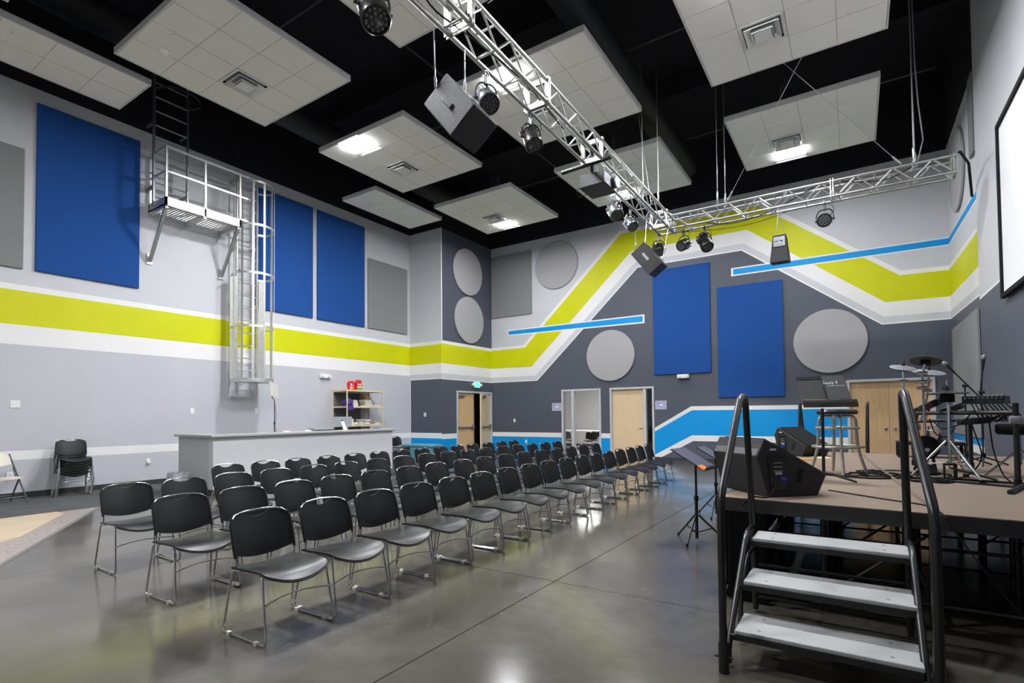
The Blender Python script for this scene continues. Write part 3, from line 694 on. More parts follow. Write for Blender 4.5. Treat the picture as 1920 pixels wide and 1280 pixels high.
par((-3.30, 8.22, 5.03), -40, 50, 'silver stage light just beyond the projector', SILV, 1.1)
par((-3.30, 8.95, 5.02), -30, 45, 'silver stage light second beyond the projector', SILV, 1.0)
par((-3.34, 10.67, 5.03), -60, 50, 'black stage light at the truss corner behind a loudspeaker', BLACKM, 1.05)
par((-2.83, 10.67, 5.03), -110, 25, 'black stage light facing the room near the truss corner', BLACKM, 1.05)
par((-2.42, 10.67, 5.02), -50, 50, 'black stage light tilted down beside the truss corner', BLACKM, 1.15, True)
par((-.39, 10.67, 5.02), -95, 18, 'black stage light facing the room near the truss end', BLACKM, 1.1)

# ------------------------------------------------------------------ hung loudspeakers, projector
def hung_speaker(P, a, bv, c, label, hooks, face_mat=SPKGREY):
    P, a, bv, c = map(Vector, (P, a, bv, c)); cen = P+(a+bv+c)/2
    t = thing('hanging_loudspeaker', label, 'loudspeaker', cen)
    b = MB(); b.obox(P-cen, a, bv, c); b.build('cabinet', face_mat, t, bevel=.012)
    n = a.cross(bv).normalized()
    if n.dot(c) > 0: n = -n
    q = P-cen+n*.004+a*.42+bv*.40
    b = MB(); b.obox(q, a*.30, bv*.14, n*.003); b.build('badge', mat('badge_grey', (150, 150, 152), .4, noise=.05), t)
    # grille on the far long face
    b = MB(); b.obox(P-cen+c*1.0+a*.04+bv*.04, a*.92, bv*.92, c.normalized()*.006); b.build('grille', BLACKMAT, t)
    for k, (fa, fb, fc, top) in enumerate(hooks):
        p = P-cen+a*fa+bv*fb+c*fc; e = Vector(top)-cen
        b = MB(); b.cyl(p, e, .007, 6); b.build('hanger_cable', CABLE, t)
        d = (e-p).normalized(); b = MB(); b.tube([p, p+d*.02, p+d*.1, p+d*.12], [.006, .014, .014, .006], 8); b.build('shackle', CABLE, t, smooth=50)
    return t
hung_speaker((-2.943, 3.899, 4.307), (-.336, -.012, .42), (-.283, -.02, -.227), (-.024, .418, -.007), 'big black loudspeaker hung from the near truss run by steel cables',
             [(1, .5, .03, (-3.36, 3.80, 5.13)), (1, .05, .8, (-3.28, 4.18, 5.12))])
hung_speaker((-2.946, 9.622, 4.173), (-.312, -.099, .424), (-.257, -.009, -.191), (-.080, .60, .081), 'black loudspeaker hung tilted under the truss corner',
             [(1, .6, .03, (-3.40, 9.45, 5.07)), (1, .05, .3, (-3.28, 9.75, 5.06)), (.3, 0, 1, (-3.03, 10.3, 5.05))])
t = thing('hanging_loudspeaker', 'small black loudspeaker hung under the short truss run', 'loudspeaker', (-1.085, 10.5, 4.30))
b = MB(); pf = [(-.15, -.25), (.17, -.25), (.17, .10), (.02, .25), (-.15, .25)]
b.add([(-.155, -.16, -.25), (.155, -.16, -.25), (.155, .16, -.22), (-.155, .16, -.22), (-.105, -.10, .25), (.105, -.10, .25), (.105, .12, .25), (-.105, .12, .25)], [(0, 3, 2, 1), (4, 5, 6, 7), (0, 1, 5, 4), (1, 2, 6, 5), (2, 3, 7, 6), (3, 0, 4, 7)])
b.build('cabinet', SPKBLK, t, bevel=.01)
b = MB(); b.obox((-.09, -.142, .03), (.18, 0, 0), (0, .027, .18), (0, -.004, .0006)); b.build('connector_plate', DKMET, t)
for i in range(2):
    for j in range(2):
        b = MB(); b.box(-.07+i*.08, -.02+i*.08, -.15, -.135, .06+j*.07, .10+j*.07); b.build('socket', mat('socket_grey', (150, 152, 152), .4, noise=.05), t)
for sx in (-.06, .08):
    b = MB(); b.cyl((sx, 0, .25), (.0, -.10, .74), .006, 6); b.build('hanger_chain', CABLE, t)
pj = thing('projector', 'black ceiling projector hung from the long truss run on a pole', 'projector', (-3.19, 7.28, 4.74))
b = MB(); b.box(-.20, .20, -.23, .24, 0, .19); b.build('body', mat('projector_black', (26, 26, 28), .45, noise=.08), pj, bevel=.012)
b = MB(); b.box(.195, .205, -.22, .23, .02, .18); b.build('front_panel', mat('projector_grey', (150, 150, 155), .4, noise=.05), pj)
b = MB(); Mx = Matrix.Translation((.20, .08, .10)) @ Matrix.Rotation(math.pi/2, 4, 'Y'); b.lathe([(.085, 0), (.085, .07), (.075, .085), (.055, .085), (.05, .03)], 24, M=Mx); ln = b.build('lens_barrel', BLACKM, pj, smooth=40)
b = MB(); b.lathe([(.085, .066), (.088, .07), (.086, .088), (.074, .088)], 24, M=Mx); b.build('lens_ring', STEEL, ln, smooth=40)
b = MB(); b.lathe([(.052, .035), (.03, .045), (.001, .048)], 20, M=Mx); b.build('lens_glass', mat('lens_glass_dark', (30, 24, 34), .05, noise=.02, coat=1.0), ln, smooth=50)
b = MB(); b.box(.203, .208, -.12, -.10, .03, .05); b.build('power_light', mat('blue_led', (60, 90, 255), .4, emit=(60, 90, 255), estr=4, noise=.01), pj)
b = MB(); b.cyl((-.02, -.15, .19), (-.02, -.15, .60), .025, 12); b.build('mount_pole', BLACKM, pj, smooth=40)
b = MB(); b.cyl((-.50, -.19, .33), (.30, -.19, .36), .03, 12); b.cyl((.16, -.19, .33), (.16, -.19, .60), .02, 8); b.build('mount_bar', BLACKM, pj, smooth=40)
b = MB(); b.tube([(-.20, -.1, .12), (-.30, -.12, .02), (-.27, -.08, -.06), (-.18, 0, -.01)], .005, 6); b.build('lead', BLACKMAT, pj, smooth=50)

# ------------------------------------------------------------------ projection screen on the right wall
sc = thing('projection_screen', 'large white projection screen with black border on the side wall', 'screen', (XN-.02, 6.6, 2.95))
b = MB(); b.box(-.02, 0, -3.3, 3.28, .06, 2.40); b.build('screen_surface', mat('screen_white', (232, 233, 234), .8, noise=.01), sc)
for bx in ((-3.36, 3.34, 0, .06), (-3.36, 3.34, 2.40, 2.46), (-3.36, -3.30, .06, 2.40), (3.28, 3.34, .06, 2.40)):
    b = MB(); b.box(-.05, 0, *bx); b.build('screen_border', BLACKMAT, sc)

# ------------------------------------------------------------------ wall ladder with cage and platform
lad = thing('caged_ladder', 'aluminium wall ladder with round safety cage beside the sound booth', 'ladder', (-12.08, 6.96, 2.05))
for dy in (-.25, .25):
    b = MB(); b.box(-.03, .03, dy-.012, dy+.012, 0, 5.15); b.build('rail', MILL, lad)
rung_me = MB().cyl((0, -.25, 0), (0, .25, 0), .015, 8).mesh('rung', MILL, 40)
z = .15
while z < 5.1: reuse('rung', rung_me, lad, (0, 0, z)); z += .295
hp = []
for i in range(19):
    an = -math.pi/2+math.pi*i/18; hp.append((.26+.46*math.cos(an), .45*math.sin(an)))
def hoop_mb(z, r=.025):
    bb = MB(); path = [(0, -.26)]+[(.07, -.41)]+hp+[(.07, .41)]+[(0, .26)]
    g = [[(x, y, z-r) for x, y in path], [(x, y, z+r) for x, y in path]]
    bb.sheet(g, t=(.006, 0, 0)); return bb
hm = hoop_mb(0).mesh('hoop', MILL, 40)
for z in (.20, 1.42, 2.64, 3.75, 4.75): reuse('hoop', hm, lad, (0, 0, z))
b = MB(); b.prism([(0, -.26), (.07, -.42)]+hp+[(.07, .42), (0, .26)], .14, .16, lambda u, v, d: (u, v, d)); b.build('bottom_flare', MILL, lad)
for i in (0, 3, 6, 9, 12, 15, 18):
    x, y = hp[i]
    b = MB(); an = -math.pi/2+math.pi*i/18; ta = Vector((-math.sin(an), math.cos(an), 0))*.025; na = Vector((math.cos(an), math.sin(an), 0))*.006
    b.obox(Vector((x, y, .17))-ta, ta*2, na, (0, 0, 4.6)); b.build('cage_bar', MILL, lad)
for y0 in (-.42, .27):       # flat lockable guard plates on both sides
    b = MB(); b.box(.03, .045, y0, y0+.15, .18, 2.62); b.build('guard_plate', MILL, lad, bevel=.004)
for z in (.3, 2.0, 3.4, 4.9):
    for dy in (-.25, .25):
        b = MB(); b.box(-.255, 0, dy-.02, dy+.02, z-.03, z+.03); b.build('wall_bracket', MILL, lad)
for dy in (-.25, .25):
    b = MB(); b.cyl((0, dy, -.12), (0, dy, .02), .025, 10); b.build('rail_foot', MILL, lad, smooth=40)

pf = thing('ladder_platform', 'aluminium access platform with guardrail bracketed high on the wall', 'platform', (-11.95, 5.72, 5.68))
x0, x1, y0, y1 = -.37, .40, -.76, .80
for bx in ((x1-.01, x1, y0, y1), (x0, x1-.01, y0, y0+.01), (x0, x1-.01, y1-.01, y1)):
    b = MB(); b.box(*bx, 0, .17); b.build('toe_board', MILL, pf)
GRM = MB()
for i in range(26):
    yy = y0+.02+i*(y1-y0-.04)/25; GRM.box(x0, x1-.01, yy-.004, yy+.004, .03, .055)
for i in range(14):
    xx = x0+.03+i*(x1-x0-.06)/13; GRM.box(xx-.003, xx+.003, y0+.01, y1-.01, .045, .055)
tag(GRM.build('grating', MILL, pf), kind='stuff')
for yy in (y0+.03, .02, y1-.05):
    b = MB(); b.box(x0, x1-.01, yy-.03, yy+.03, -.05, .03); b.build('joist', MILL, pf)
for yy in (y0+.03, y1-.05):
    b = MB(); b.obox((x1-.05, yy-.03, 0), (-(x1-.05-x0), 0, -1.02), (0, .06, 0), (.06, 0, -.0)); b.build('strut', GALV, pf)
    b = MB(); b.box(x0-.02, x0+.01, yy-.05, yy+.05, -1.08, -.86); b.build('foot_plate', GALV, pf)
for (px, py) in ((x1-.02, y0+.02), (x1-.02, .02), (x1-.02, y1-.02), (x0+.05, y0+.02)):
    b = MB(); b.box(px-.02, px+.02, py-.02, py+.02, .0, 1.22); b.build('guard_post', MILL, pf)
for zz in (.70, 1.20):
    b = MB(); b.box(x1-.035, x1-.005, y0+.04, y1-.04, zz-.02, zz+.02); b.build('guard_rail', MILL, pf)
    b = MB(); b.box(x0+.07, x1-.04, y0+.005, y0+.035, zz-.02, zz+.02); b.build('guard_rail', MILL, pf)
for zz in (.18, .70, 1.20):       # rails bridging to the cage
    b = MB(); b.box(x1-.04, x1-.01, y1, 1.02, zz-.02, zz+.02); b.build('guard_rail', MILL, pf)
rl = thing('roof_ladder', 'mill aluminium ladder climbing from wall platform to the roof hatch', 'ladder', (-12.0, 5.25, 5.74))
SHADEL = mat('mill_aluminium_shaded', (158, 160, 162), .42, metal=.85, noise=.08)  # mill aluminium toned down; the gloom under the roof is put into its colour
for dy in (-.325, .325):
    b = MB(); b.box(-.03, .03, dy-.015, dy+.015, 0, 3.44); b.build('rail', SHADEL, rl)
rm2 = MB().cyl((0, -.325, 0), (0, .325, 0), .016, 8).mesh('rung', SHADEL, 40)
z = .2
while z < 3.4: reuse('rung', rm2, rl, (0, 0, z)); z += .30
bb = MB(); path = [(0, -.325)]+[(.25+.42*math.cos(-math.pi/2+math.pi*i/16), .42*math.sin(-math.pi/2+math.pi*i/16)) for i in range(17)]+[(0, .325)]
bb.sheet([[(x, y, 2.28) for x, y in path], [(x, y, 2.33) for x, y in path]], t=(.006, 0, 0)); bb.build('hoop', SHADEL, rl, smooth=50)
for z in (.4, 1.75, 3.0):
    for dy in (-.325, .325):
        b = MB(); b.box(-.33, 0, dy-.02, dy+.02, z-.03, z+.03); b.build('wall_bracket', SHADEL, rl)

# ------------------------------------------------------------------ stacking chair
def xs_back(u, z): return -.150-.075*max(0, (z-.45)/.28)**1.2-.05*(1-(u/.23)**2)
def make_chair(detail=True):
    t = thing('stacking_chair', 'x', 'chair')
    # seat
    g = []; NU = 13
    ts = [0, .12, .3, .5, .7, .82, .9, .96, 1.0]
    for tt in ts:
        row = []
        for i in range(NU):
            u = -.222+.444*i/(NU-1); e = (u/.222)**2
            x = -.185+.415*tt+(.025*(1-e) if tt > .7 else 0)*((tt-.7)/.3)-.04*(e**4)*max(0, (tt-.6)/.4)
            z = .402+.014*e-.012*(1-e)*math.sin(math.pi*min(1, tt*1.1))+.012*tt
            if tt > .7: z -= .055*((tt-.7)/.3)**2*(1-.75*e)
            row.append((x, u, z))
        g.append(row)
    b = MB(); b.sheet(g, t=(0, 0, -.014)); b.build('seat', SEATP, t, smooth=50)
    b = MB(); b.tube([(p[0]+.003, p[1], p[2]-.012) for p in g[-1]], .006, 6); b.build('seat_edge', PLASTIC, t, smooth=50)
    # backrest panel with the hand slot dipped in its top edge
    NU = 23; g = []
    def ztop(u):
        a = abs(u); z = .738-.016*(u/.18)**2
        if a > .145: z = .7276-.055*((a-.145)/.071)**2.4
        if a < .085: z -= .004+.034*(1-(a/.085)**2)**.8
        return z
    def zbot(u): return .443+.044*(u/.216)**2
    for k in range(7):
        v = k/6; row = []
        for i in range(NU):
            u = -.216+.432*i/(NU-1); z = zbot(u)+(ztop(u)-zbot(u))*v; row.append((xs_back(u*1.06, z)-.010, u, z))
        g.append(row)
    b = MB(); b.sheet(g, t=(.011, 0, 0)); b.build('backrest', PLASTIC, t, smooth=50)
    # chrome hoop
    hz = lambda u: .744-.016*(u/.18)**2
    side = [(-.158, .205, .405), (-.152, .210, .46), (xs_back(.23, .52), .212, .52), (xs_back(.23, .62), .212, .62), (xs_back(.225, .68), .210, .675), (xs_back(.21, .705), .196, .708), (xs_back(.18, .727), .168, .728)]
    topc = [(xs_back(u, .74)+.003, u, hz(u)) for u in (.125, .08, .04, 0, -.04, -.08, -.125)]
    pts = side+topc+[(x, -y, z) for x, y, z in reversed(side)]
    b = MB(); b.tube(side[5:]+topc+[(x, -y, z) for x, y, z in reversed(side[5:])], .0068, 8); b.build('back_hoop', CHROME, t, smooth=60)
    for s in (-1, 1):
        b = MB(); b.tube([(x, s*y, z) for x, y, z in side[:2]]+[(side[2][0], s*side[2][1], .485)], .0068, 8); b.build('back_upright', CHROME, t, smooth=60)
        b = MB(); b.tube([(side[1][0], s*.211, .465)]+[(x-.003, s*(y+.002), z) for x, y, z in side[2:6]], .0105, 8); b.build('side_sleeve', PLASTIC, t, smooth=60)
    for s in (-1, 1):
        y = s*.245
        pts = fillet([(-.10, s*.208, .397), (-.165, s*.225, .400), (-.236, y, .008), (.236, y, .008), (.165, s*.226, .398), (.11, s*.208, .392)], .035, 4)
        b = MB(); b.tube(pts, .0075, 8); lg = b.build('sled_leg', CHROME, t, smooth=60)
        for gx_ in (-.165, .135):
            b = MB(); b.box(gx_-.018, gx_+.018, y-.011, y+.011, -.003, .018); b.build('glide', GLIDE, lg)
    b = MB(); b.tube([(.213, -.244, .235), (.19, -.20, .242), (.165, -.1, .252), (.158, 0, .255), (.165, .1, .252), (.19, .20, .242), (.213, .244, .235)], .006, 6); b.build('crossbar', CHROME, t, smooth=60)
    return t
proto = make_chair(); used = False
def put_chair(x, y, z=0.0, rz=0.0, label='', group=None, tilt=0):
    global used
    o = copy_tree(proto) if used else proto; used = True
    o.location = (x, y, z+.003); o.rotation_euler = (0, tilt, rz); o['label'] = label
    if group: o['group'] = group
    elif 'group' in o.keys(): del o['group']
    return o
ORD = 'first second third fourth fifth sixth seventh eighth ninth tenth eleventh twelfth thirteenth fourteenth fifteenth sixteenth seventeenth'.split()
rows = {1: ((-3.195, -3.40), 2.08, .515, .0013, 17, 'row closest to the stage'),
        2: ((-4.435, -4.57), 2.14, .512, .0035, 16, 'second row away from the stage'),
        3: ((-5.705, -5.84), 2.23, .520, .0026, 17, 'third row away from the stage'),
        4: ((-6.925, -7.02), 3.86, .541, .0013, 14, 'short row beside the sound booth')}
for r, ((xa, xb), y0, p, q, n, lab) in rows.items():
    for i in range(n):
        jit = random.uniform(-.012, .012)
        put_chair(xa+(xb-xa)*i/(n-1)+random.uniform(-.01, .01), y0+p*i+q*i*i+jit*.4, 0, random.uniform(-.02, .02), ORD[n-1-i]+' black chair from the doors in the '+lab, 'chairs of row %d' % r)
for k in range(8):
    put_chair(-11.92+.010*k, 3.62, .037*k+.004, math.radians(-6), ORD[k]+' black chair from the floor in the stack against the long wall' if k < 7 else 'topmost black chair of the tall stack against the long wall', 'stacked chairs by the wall')
put_chair(-11.85, 11.75, 0, 0, 'single black chair against the wall between shelf and teal tote')

# ------------------------------------------------------------------ beige folding chair
fc = thing('folding_chair', 'beige folding chair with dark tube legs beside the chair stack', 'chair', (-11.62, 2.62, .003), math.radians(10))
for s in (-1, 1):
    b = MB(); b.tube(fillet([(-.27, s*.20, .80), (-.20, s*.225, .62), (.26, s*.23, .01)], .1, 3), .012, 8); b.build('front_leg', DKMET, fc, smooth=50)
    b = MB(); b.tube([(.06, s*.20, .43), (-.24, s*.21, .01)], .012, 8); b.build('rear_leg', DKMET, fc, smooth=50)
    b = MB(); b.tube([(-.18, s*.215, .58), (-.10, s*.205, .46), (-.06, s*.2, .43)], .008, 6); b.build('link_arm', DKMET, fc, smooth=50)
b = MB(); b.cyl((.20, -.23, .115), (.20, .23, .115), .008, 8); b.build('front_stretcher', DKMET, fc)
b = MB(); b.cyl((-.17, -.21, .11), (-.17, .21, .11), .008, 8); b.build('rear_stretcher', DKMET, fc)
g = []
for i in range(9):
    tt = i/8; row = []
    for j in range(11):
        u = -1+2*j/10; wd = .195+.015*tt-(.03*(max(0, tt-.8)/.2)**2) ; row.append((-.20+.41*tt-(.03*u**4 if tt > .9 else 0), wd*u, .425+.015*tt-.006*(1-u*u)))
    g.append(row)
b = MB(); b.sheet(g, t=(0, 0, -.03)); b.build('seat', BEIGEP, fc, smooth=40)
g = []
for i in range(8):
    v = i/7; row = []
    for j in range(13):
        u = -1+2*j/12; hw = .20-.0*(v); z0 = .60+.03*u*u; z1 = .835-.09*abs(u)**2.6; z = z0+(z1-z0)*v
        row.append((-.215-.07*(z-.6)/.24-.03*(1-u*u), hw*u*(1-.0*v), z))
    g.append(row)
b = MB(); b.sheet(g, t=(.014, 0, 0)); b.build('backrest', BEIGEP, fc, smooth=40)

# ------------------------------------------------------------------ sound booth
bo = thing('sound_booth', 'long grey sound booth with laminate counter cap behind the chairs', 'booth', (-9.55, 4.90, 0))
b = MB(); b.box(-.14, 0, 0, 4.30, 0, 1.03); b.build('front_wall', BOOTH, bo)
b = MB(); b.box(-1.25, -.14, 0, .14, 0, 1.03); b.build('end_wall', BOOTHE, bo)
b = MB(); b.box(-.30, .06, -.06, 4.36, 1.03, 1.075); b.build('counter_cap', COUNT, bo, bevel=.008)
b = MB(); b.box(-1.31, -.30, -.06, .26, 1.03, 1.075); b.build('counter_cap', COUNT, bo, bevel=.008)
b = MB(); b.box(-1.05, -.14, .14, 4.2, .70, .74); b.build('desk_top', COUNT, bo)
for yy in (1.0, 2.4, 3.9):
    b = MB(); b.box(-1.0, -.14, yy-.02, yy+.02, 0, .70); b.build('desk_support', BOOTH, bo)
b = MB(); b.box(0, .012, .0, 4.30, 0, .1); b.box(-1.25, 0, -.012, 0, 0, .1); b.build('base_strip', RUBBER, bo)
for yy in (1.55, 2.05, 2.5):
    b = MB(); b.box(-.22, -.16, yy-.07, yy+.07, 1.075, 1.10); tag(b.build('cable_cover', WPL, loc=(-9.55, 4.90, 0)) if False else b.build('outlet_block', WPL, bo))
im = thing('desktop_computer', 'silver all-in-one computer seen from behind on the booth counter', 'computer', (-9.78, 7.88, 1.075))
SILVER = mat('silver_shell', (205, 208, 212), .3, metal=.6, noise=.02)
b = MB(); b.box(-.006, .006, -.27, .27, .07, .30) ; b.box(-.02, -.006, -.265, .265, .075, .295); b.build('screen_shell', SILVER, im, bevel=.004)
b = MB(); b.obox((.0, -.045, .20), (.0, .09, 0), (.10, 0, -.195), (.004, 0, .004)); b.box(-.04, .11, -.05, .05, 0, .006); b.build('stand', mat('silver_pale', (226, 228, 232), .3, metal=.5, noise=.02), im)
# dark fruit mark on the back
b = MB(); pts = [(.026*math.cos(a)*(1.0 if not (-.5 < a < .5) else .72), .027*math.sin(a)) for a in [i*2*math.pi/24-math.pi for i in range(24)]]
b.prism(pts, .006, .0075, lambda u, v, d: (d, u, .20+v)); b.prism([(.0, .030), (.012, .046), (.014, .034)], .006, .0075, lambda u, v, d: (d, u, .20+v)); b.build('logo', BLACKMAT, im)
tg = thing('equipment_case', 'low grey equipment lid lying on the booth counter beside the computer', 'equipment', (-9.80, 7.35, 1.075))
b = MB(); b.box(-.10, .10, -.26, .26, 0, .055); b.build('body', mat('case_grey', (150, 152, 156), .4, noise=.04), tg, bevel=.008)
b = MB(); b.box(.10, .105, -.255, .255, .005, .02); b.build('front_slot', BLACKMAT, tg)
pn = MB(); pn.box(-.02, .02, -.10, .10, 0, .012); tag(pn.build('blue_folder', flat('folder_blue', (50, 80, 190)), loc=(-9.70, 8.85, 1.075)), 'small blue folder at the far end of the booth counter', 'folder')
rs = thing('microphone_stand', 'slim stand with grey angled panel rising from the sound booth', 'stand', (-10.3, 6.55, .74))
b = MB(); b.lathe([(.12, 0), (.12, .012), (.02, .02)], 20); b.build('base', BLACKM, rs, smooth=40)
b = MB(); b.tube([(0, 0, .015), (0, .0, .98), (0, -.05, 1.06), (0, -.09, 1.14)], .009, 8); b.build('pole', BLACKM, rs, smooth=40)
b = MB(); b.obox((0, -.13, 1.40), (0, .20, -.09), (0, .03, -.30), (.012, 0, 0)); b.build('panel', flat('panel_taupe', (196, 192, 184)), rs)
b = MB(); b.tube([(0, .0, .95), (.01, .035, .7), (.0, .01, .45), (.02, .08, .12)], .004, 5); b.build('lead', BLACKMAT, rs, smooth=50)
b = MB(); b.cyl((0, 0, .48), (0, 0, .54), .016, 8); b.build('collar', BLACKM, rs)

# bin with liner
tb = thing('waste_bin', 'small waste bin with clear crumpled liner beside the booth end', 'bin', (-10.16, 4.60, .003))
b = MB(); b.lathe([(.11, 0), (.14, .36), (.145, .37), (.135, .37), (.105, .02)], 20); b.build('bin_body', flat('bin_grey', (96, 98, 100)), tb, smooth=40)
b = MB(); prof = []
ring = []
for k in range(4):
    row = []
    for i in range(25):
        an = i*2*math.pi/24; rr = .152+.012*math.sin(an*7+k)+.008*math.sin(an*13); row.append((rr*math.cos(an)*(1+.02*k), rr*math.sin(an)*(1+.02*k), .41-.05*k+.008*math.sin(an*9+k*2)))
    ring.append(row)
b.sheet(ring); b.build('liner', mat('liner_plastic', (176, 180, 184), .25, noise=.2, nscale=30, bump=.6), tb, smooth=60)

# ------------------------------------------------------------------ shelving unit
sh = thing('shelving_unit', 'beige metal shelving unit with books behind the sound booth', 'shelf', (-11.72, 9.60, 0))
for px, py in ((0, 0), (0, 1.30), (-.58, 0), (-.58, 1.30)):
    b = MB(); sx = 1 if px == 0 else -1; sy_ = -1 if py == 0 else 1
    b.box(px-.018, px+.018, py-.002, py+.002, .003, 2.16); b.box(px+sx*.016, px+sx*.020, py-.018, py+.018, .003, 2.16)
    for k in range(40): b.box(px-.010, px-.004, py-.0035, py+.0035, .05+k*.052, .075+k*.052, 1)
    b.build('post', [BEIGE, HARDB], sh)
SZ = (.30, .62, 1.13, 1.655, 2.11)
for z in SZ:
    b = MB(); b.box(-.57, -.01, .012, 1.288, z, z+.012, 1); b.box(-.012, .004, .01, 1.29, z-.03, z+.012); b.box(-.585, -.57, .01, 1.29, z-.03, z+.012); b.box(-.57, -.012, .0, .012, z-.03, z+.012); b.box(-.57, -.012, 1.288, 1.30, z-.03, z+.012); b.build('shelf_board', [BEIGE, HARDB], sh)
b = MB(); b.box(-.600, -.595, .02, 1.0, .64, 2.06); b.build('back_panel', flat('panel_dark', (104, 104, 106)), sh)
BK = {'white': flat('book_white', (226, 222, 214)), 'cream': flat('book_cream', (214, 200, 180)), 'black': flat('book_black', (34, 34, 36)), 'brown': flat('carton_brown', (132, 104, 72)), 'grey': flat('book_grey', (150, 148, 148)), 'pinkish': flat('book_pink', (206, 180, 166))}
def book(x, y, z, l, w, hh, c, label, group=None, rz=0):
    t = thing('book', label, 'book', (x, y, z), rz, group)
    b = MB(); b.box(-w/2, w/2, -l/2, l/2, 0, hh*.12); b.box(-w/2, w/2, -l/2, l/2, hh*.88, hh); b.box(-w/2, -w/2+.004, -l/2, l/2, hh*.12, hh*.88); b.build('cover', BK[c], t)
    b = MB(); b.box(-w/2+.004, w/2-.004, -l/2+.004, l/2-.004, hh*.12, hh*.88); b.build('pages', flat('book_pages', (232, 228, 216)), t)
z1 = SZ[3]+.012; zz = z1
for k, (hh, c) in enumerate(((.04, 'pinkish'), (.035, 'cream'), (.04, 'white'), (.03, 'cream'), (.03, 'white'))):
    book(-11.86, 9.90+.02*(k % 2), zz, .26-.01*k, .20, hh, c, 'pale book in the pile beside the purple bag on the shelf', 'pale books beside the purple bag', .1*k); zz += hh
zz = z1
for k, (hh, c) in enumerate(((.045, 'black'), (.03, 'grey'), (.04, 'black'), (.04, 'black'), (.03, 'grey'))):
    book(-11.92, 10.48-.015*k, zz, .30, .22, hh, c, 'dark book in the pile under the brown cartons on the shelf', 'dark books under the cartons', .05*k); zz += hh
for k in range(2):
    t = thing('carton', ('larger' if k == 0 else 'smaller')+' brown carton resting on the dark books on the shelf', 'box', (-11.95+.02*k, 10.45-.06*k, zz), .1)
    b = MB(); b.box(-.09, .09, -.11+.02*k, .11-.02*k, 0, .085-.02*k); b.build('carton_body', BK['brown'], t); b = MB(); b.box(-.092, .092, -.01, .01, .02, .0855-.02*k); b.build('tape', flat('tape_tan', (196, 168, 120)), t); zz += .085
book(-11.82, 10.74, z1, .22, .18, .06, 'black', 'black book beside the dark pile near the shelf end'); book(-11.80, 10.22, z1, .14, .1, .03, 'pinkish', 'small reddish book lying between the two piles')
z2 = SZ[2]+.012; zz = z2
for k in range(5):
    book(-11.84, 9.77, zz, .20, .17, .035, 'white', 'white book in the neat pile by the front post on the lower shelf', 'white books on the lower shelf', .04*(k % 3)); zz += .035
for (y, l, hh, c, zo) in ((9.96, .15, .09, 'black', 0), (10.16, .16, .05, 'black', 0), (10.17, .18, .05, 'grey', .05), (10.36, .22, .08, 'black', 0), (10.38, .2, .04, 'black', .08), (10.20, .20, .03, 'white', .12), (10.43, .18, .03, 'white', .12), (10.58, .24, .03, 'black', 0), (10.76, .18, .04, 'white', 0), (10.74, .20, .035, 'grey', .06)):
    book(-11.86, y, z2+zo, l, .18, hh, c, 'book lying in the untidy heap on the lower shelf', 'untidy books on the lower shelf', random.uniform(-.15, .15))
pb = thing('fabric_bag', 'crumpled purple fabric bag hanging over the shelf edge', 'bag', (-11.80, 9.70, z1))
import bmesh
bm_ = bmesh.new(); bmesh.ops.create_icosphere(bm_, subdivisions=4, radius=1)
rng = random.Random(3)
from mathutils import noise as mnoise
for v in bm_.verts:
    n_ = mnoise.noise(v.co*2.3)*.35+mnoise.noise(v.co*5)*.16; c = v.co*(1+n_); v.co = Vector((c.x*.12, c.y*.135, max(0.0, c.z*.13+.085)))
me = bpy.data.meshes.new('bag_body'); bm_.to_mesh(me); bm_.free(); me.materials.append(mat('purple_fabric', (64, 40, 118), .55, noise=.2, nscale=20)); me.shade_smooth()
reuse('bag_body', me, pb)
b = MB(); b.sheet([[(.09+.01*i, -.10+.07*j+.01*math.sin(i+j), .04-.05*i) for j in range(4)] for i in range(4)], t=(.006, 0, 0)); b.build('bag_flap', MATS['purple_fabric'], pb, smooth=60)
# two snack cartons on top
def snack(y, hh, wd, label, cols):
    t = thing('snack_carton', label, 'carton', (-11.80, y, SZ[4]+.012), .12)
    b = MB(); prof = [(-wd/2, 0), (wd/2, 0), (wd/2, hh*.74), (wd*.18, hh), (-wd*.18, hh), (-wd/2, hh*.74)]
    b.prism(prof, -.06, .06, lambda u, v, d: (d, u, v)); b.build('carton_body', flat('carton_red', (214, 40, 48)), t)
    for (u0, u1, v0, v1, c) in cols:
        b = MB(); b.prism([(u0*wd, v0*hh), (u1*wd, v0*hh), (u1*wd, v1*hh), (u0*wd, v1*hh)], .06, .0615, lambda u, v, d: (d, u, v)); b.build('print_patch', flat('print_'+c, {'w': (240, 236, 230), 'g': (70, 186, 80), 'y': (236, 196, 90), 'b': (110, 90, 190), 'n': (150, 92, 60), 'o': (240, 160, 110)}[c]), t)
    b = MB(); b.prism([(u*.98, v*.98+.002) for u, v in prof], -.0615, -.06, lambda u, v, d: (d, u, v)); b.build('side_print', MATS['carton_red'], t)
snack(9.80, .25, .17, 'shorter red and white snack carton on top of the shelf', [(-.42, -.1, .45, .70, 'w'), (-.3, .35, .10, .34, 'o'), (-.48, -.3, .05, .4, 'w'), (.1, .4, .62, .72, 'b'), (-.05, .25, .45, .55, 'w')])
snack(10.06, .29, .21, 'taller red and green snack carton on top of the shelf', [(-.5, .5, 0, .22, 'g'), (-.45, -.15, .24, .4, 'w'), (-.1, .2, .24, .4, 'w'), (.22, .48, .2, .45, 'y'), (-.4, -.1, .5, .62, 'w'), (0, .3, .5, .62, 'w'), (.25, .48, .6, .72, 'y'), (-.2, .1, .8, .95, 'n')])
bt = thing('bottle', 'small dark-capped bottle on the low shelf end', 'bottle', (-11.75, 10.85, SZ[1]+.012))
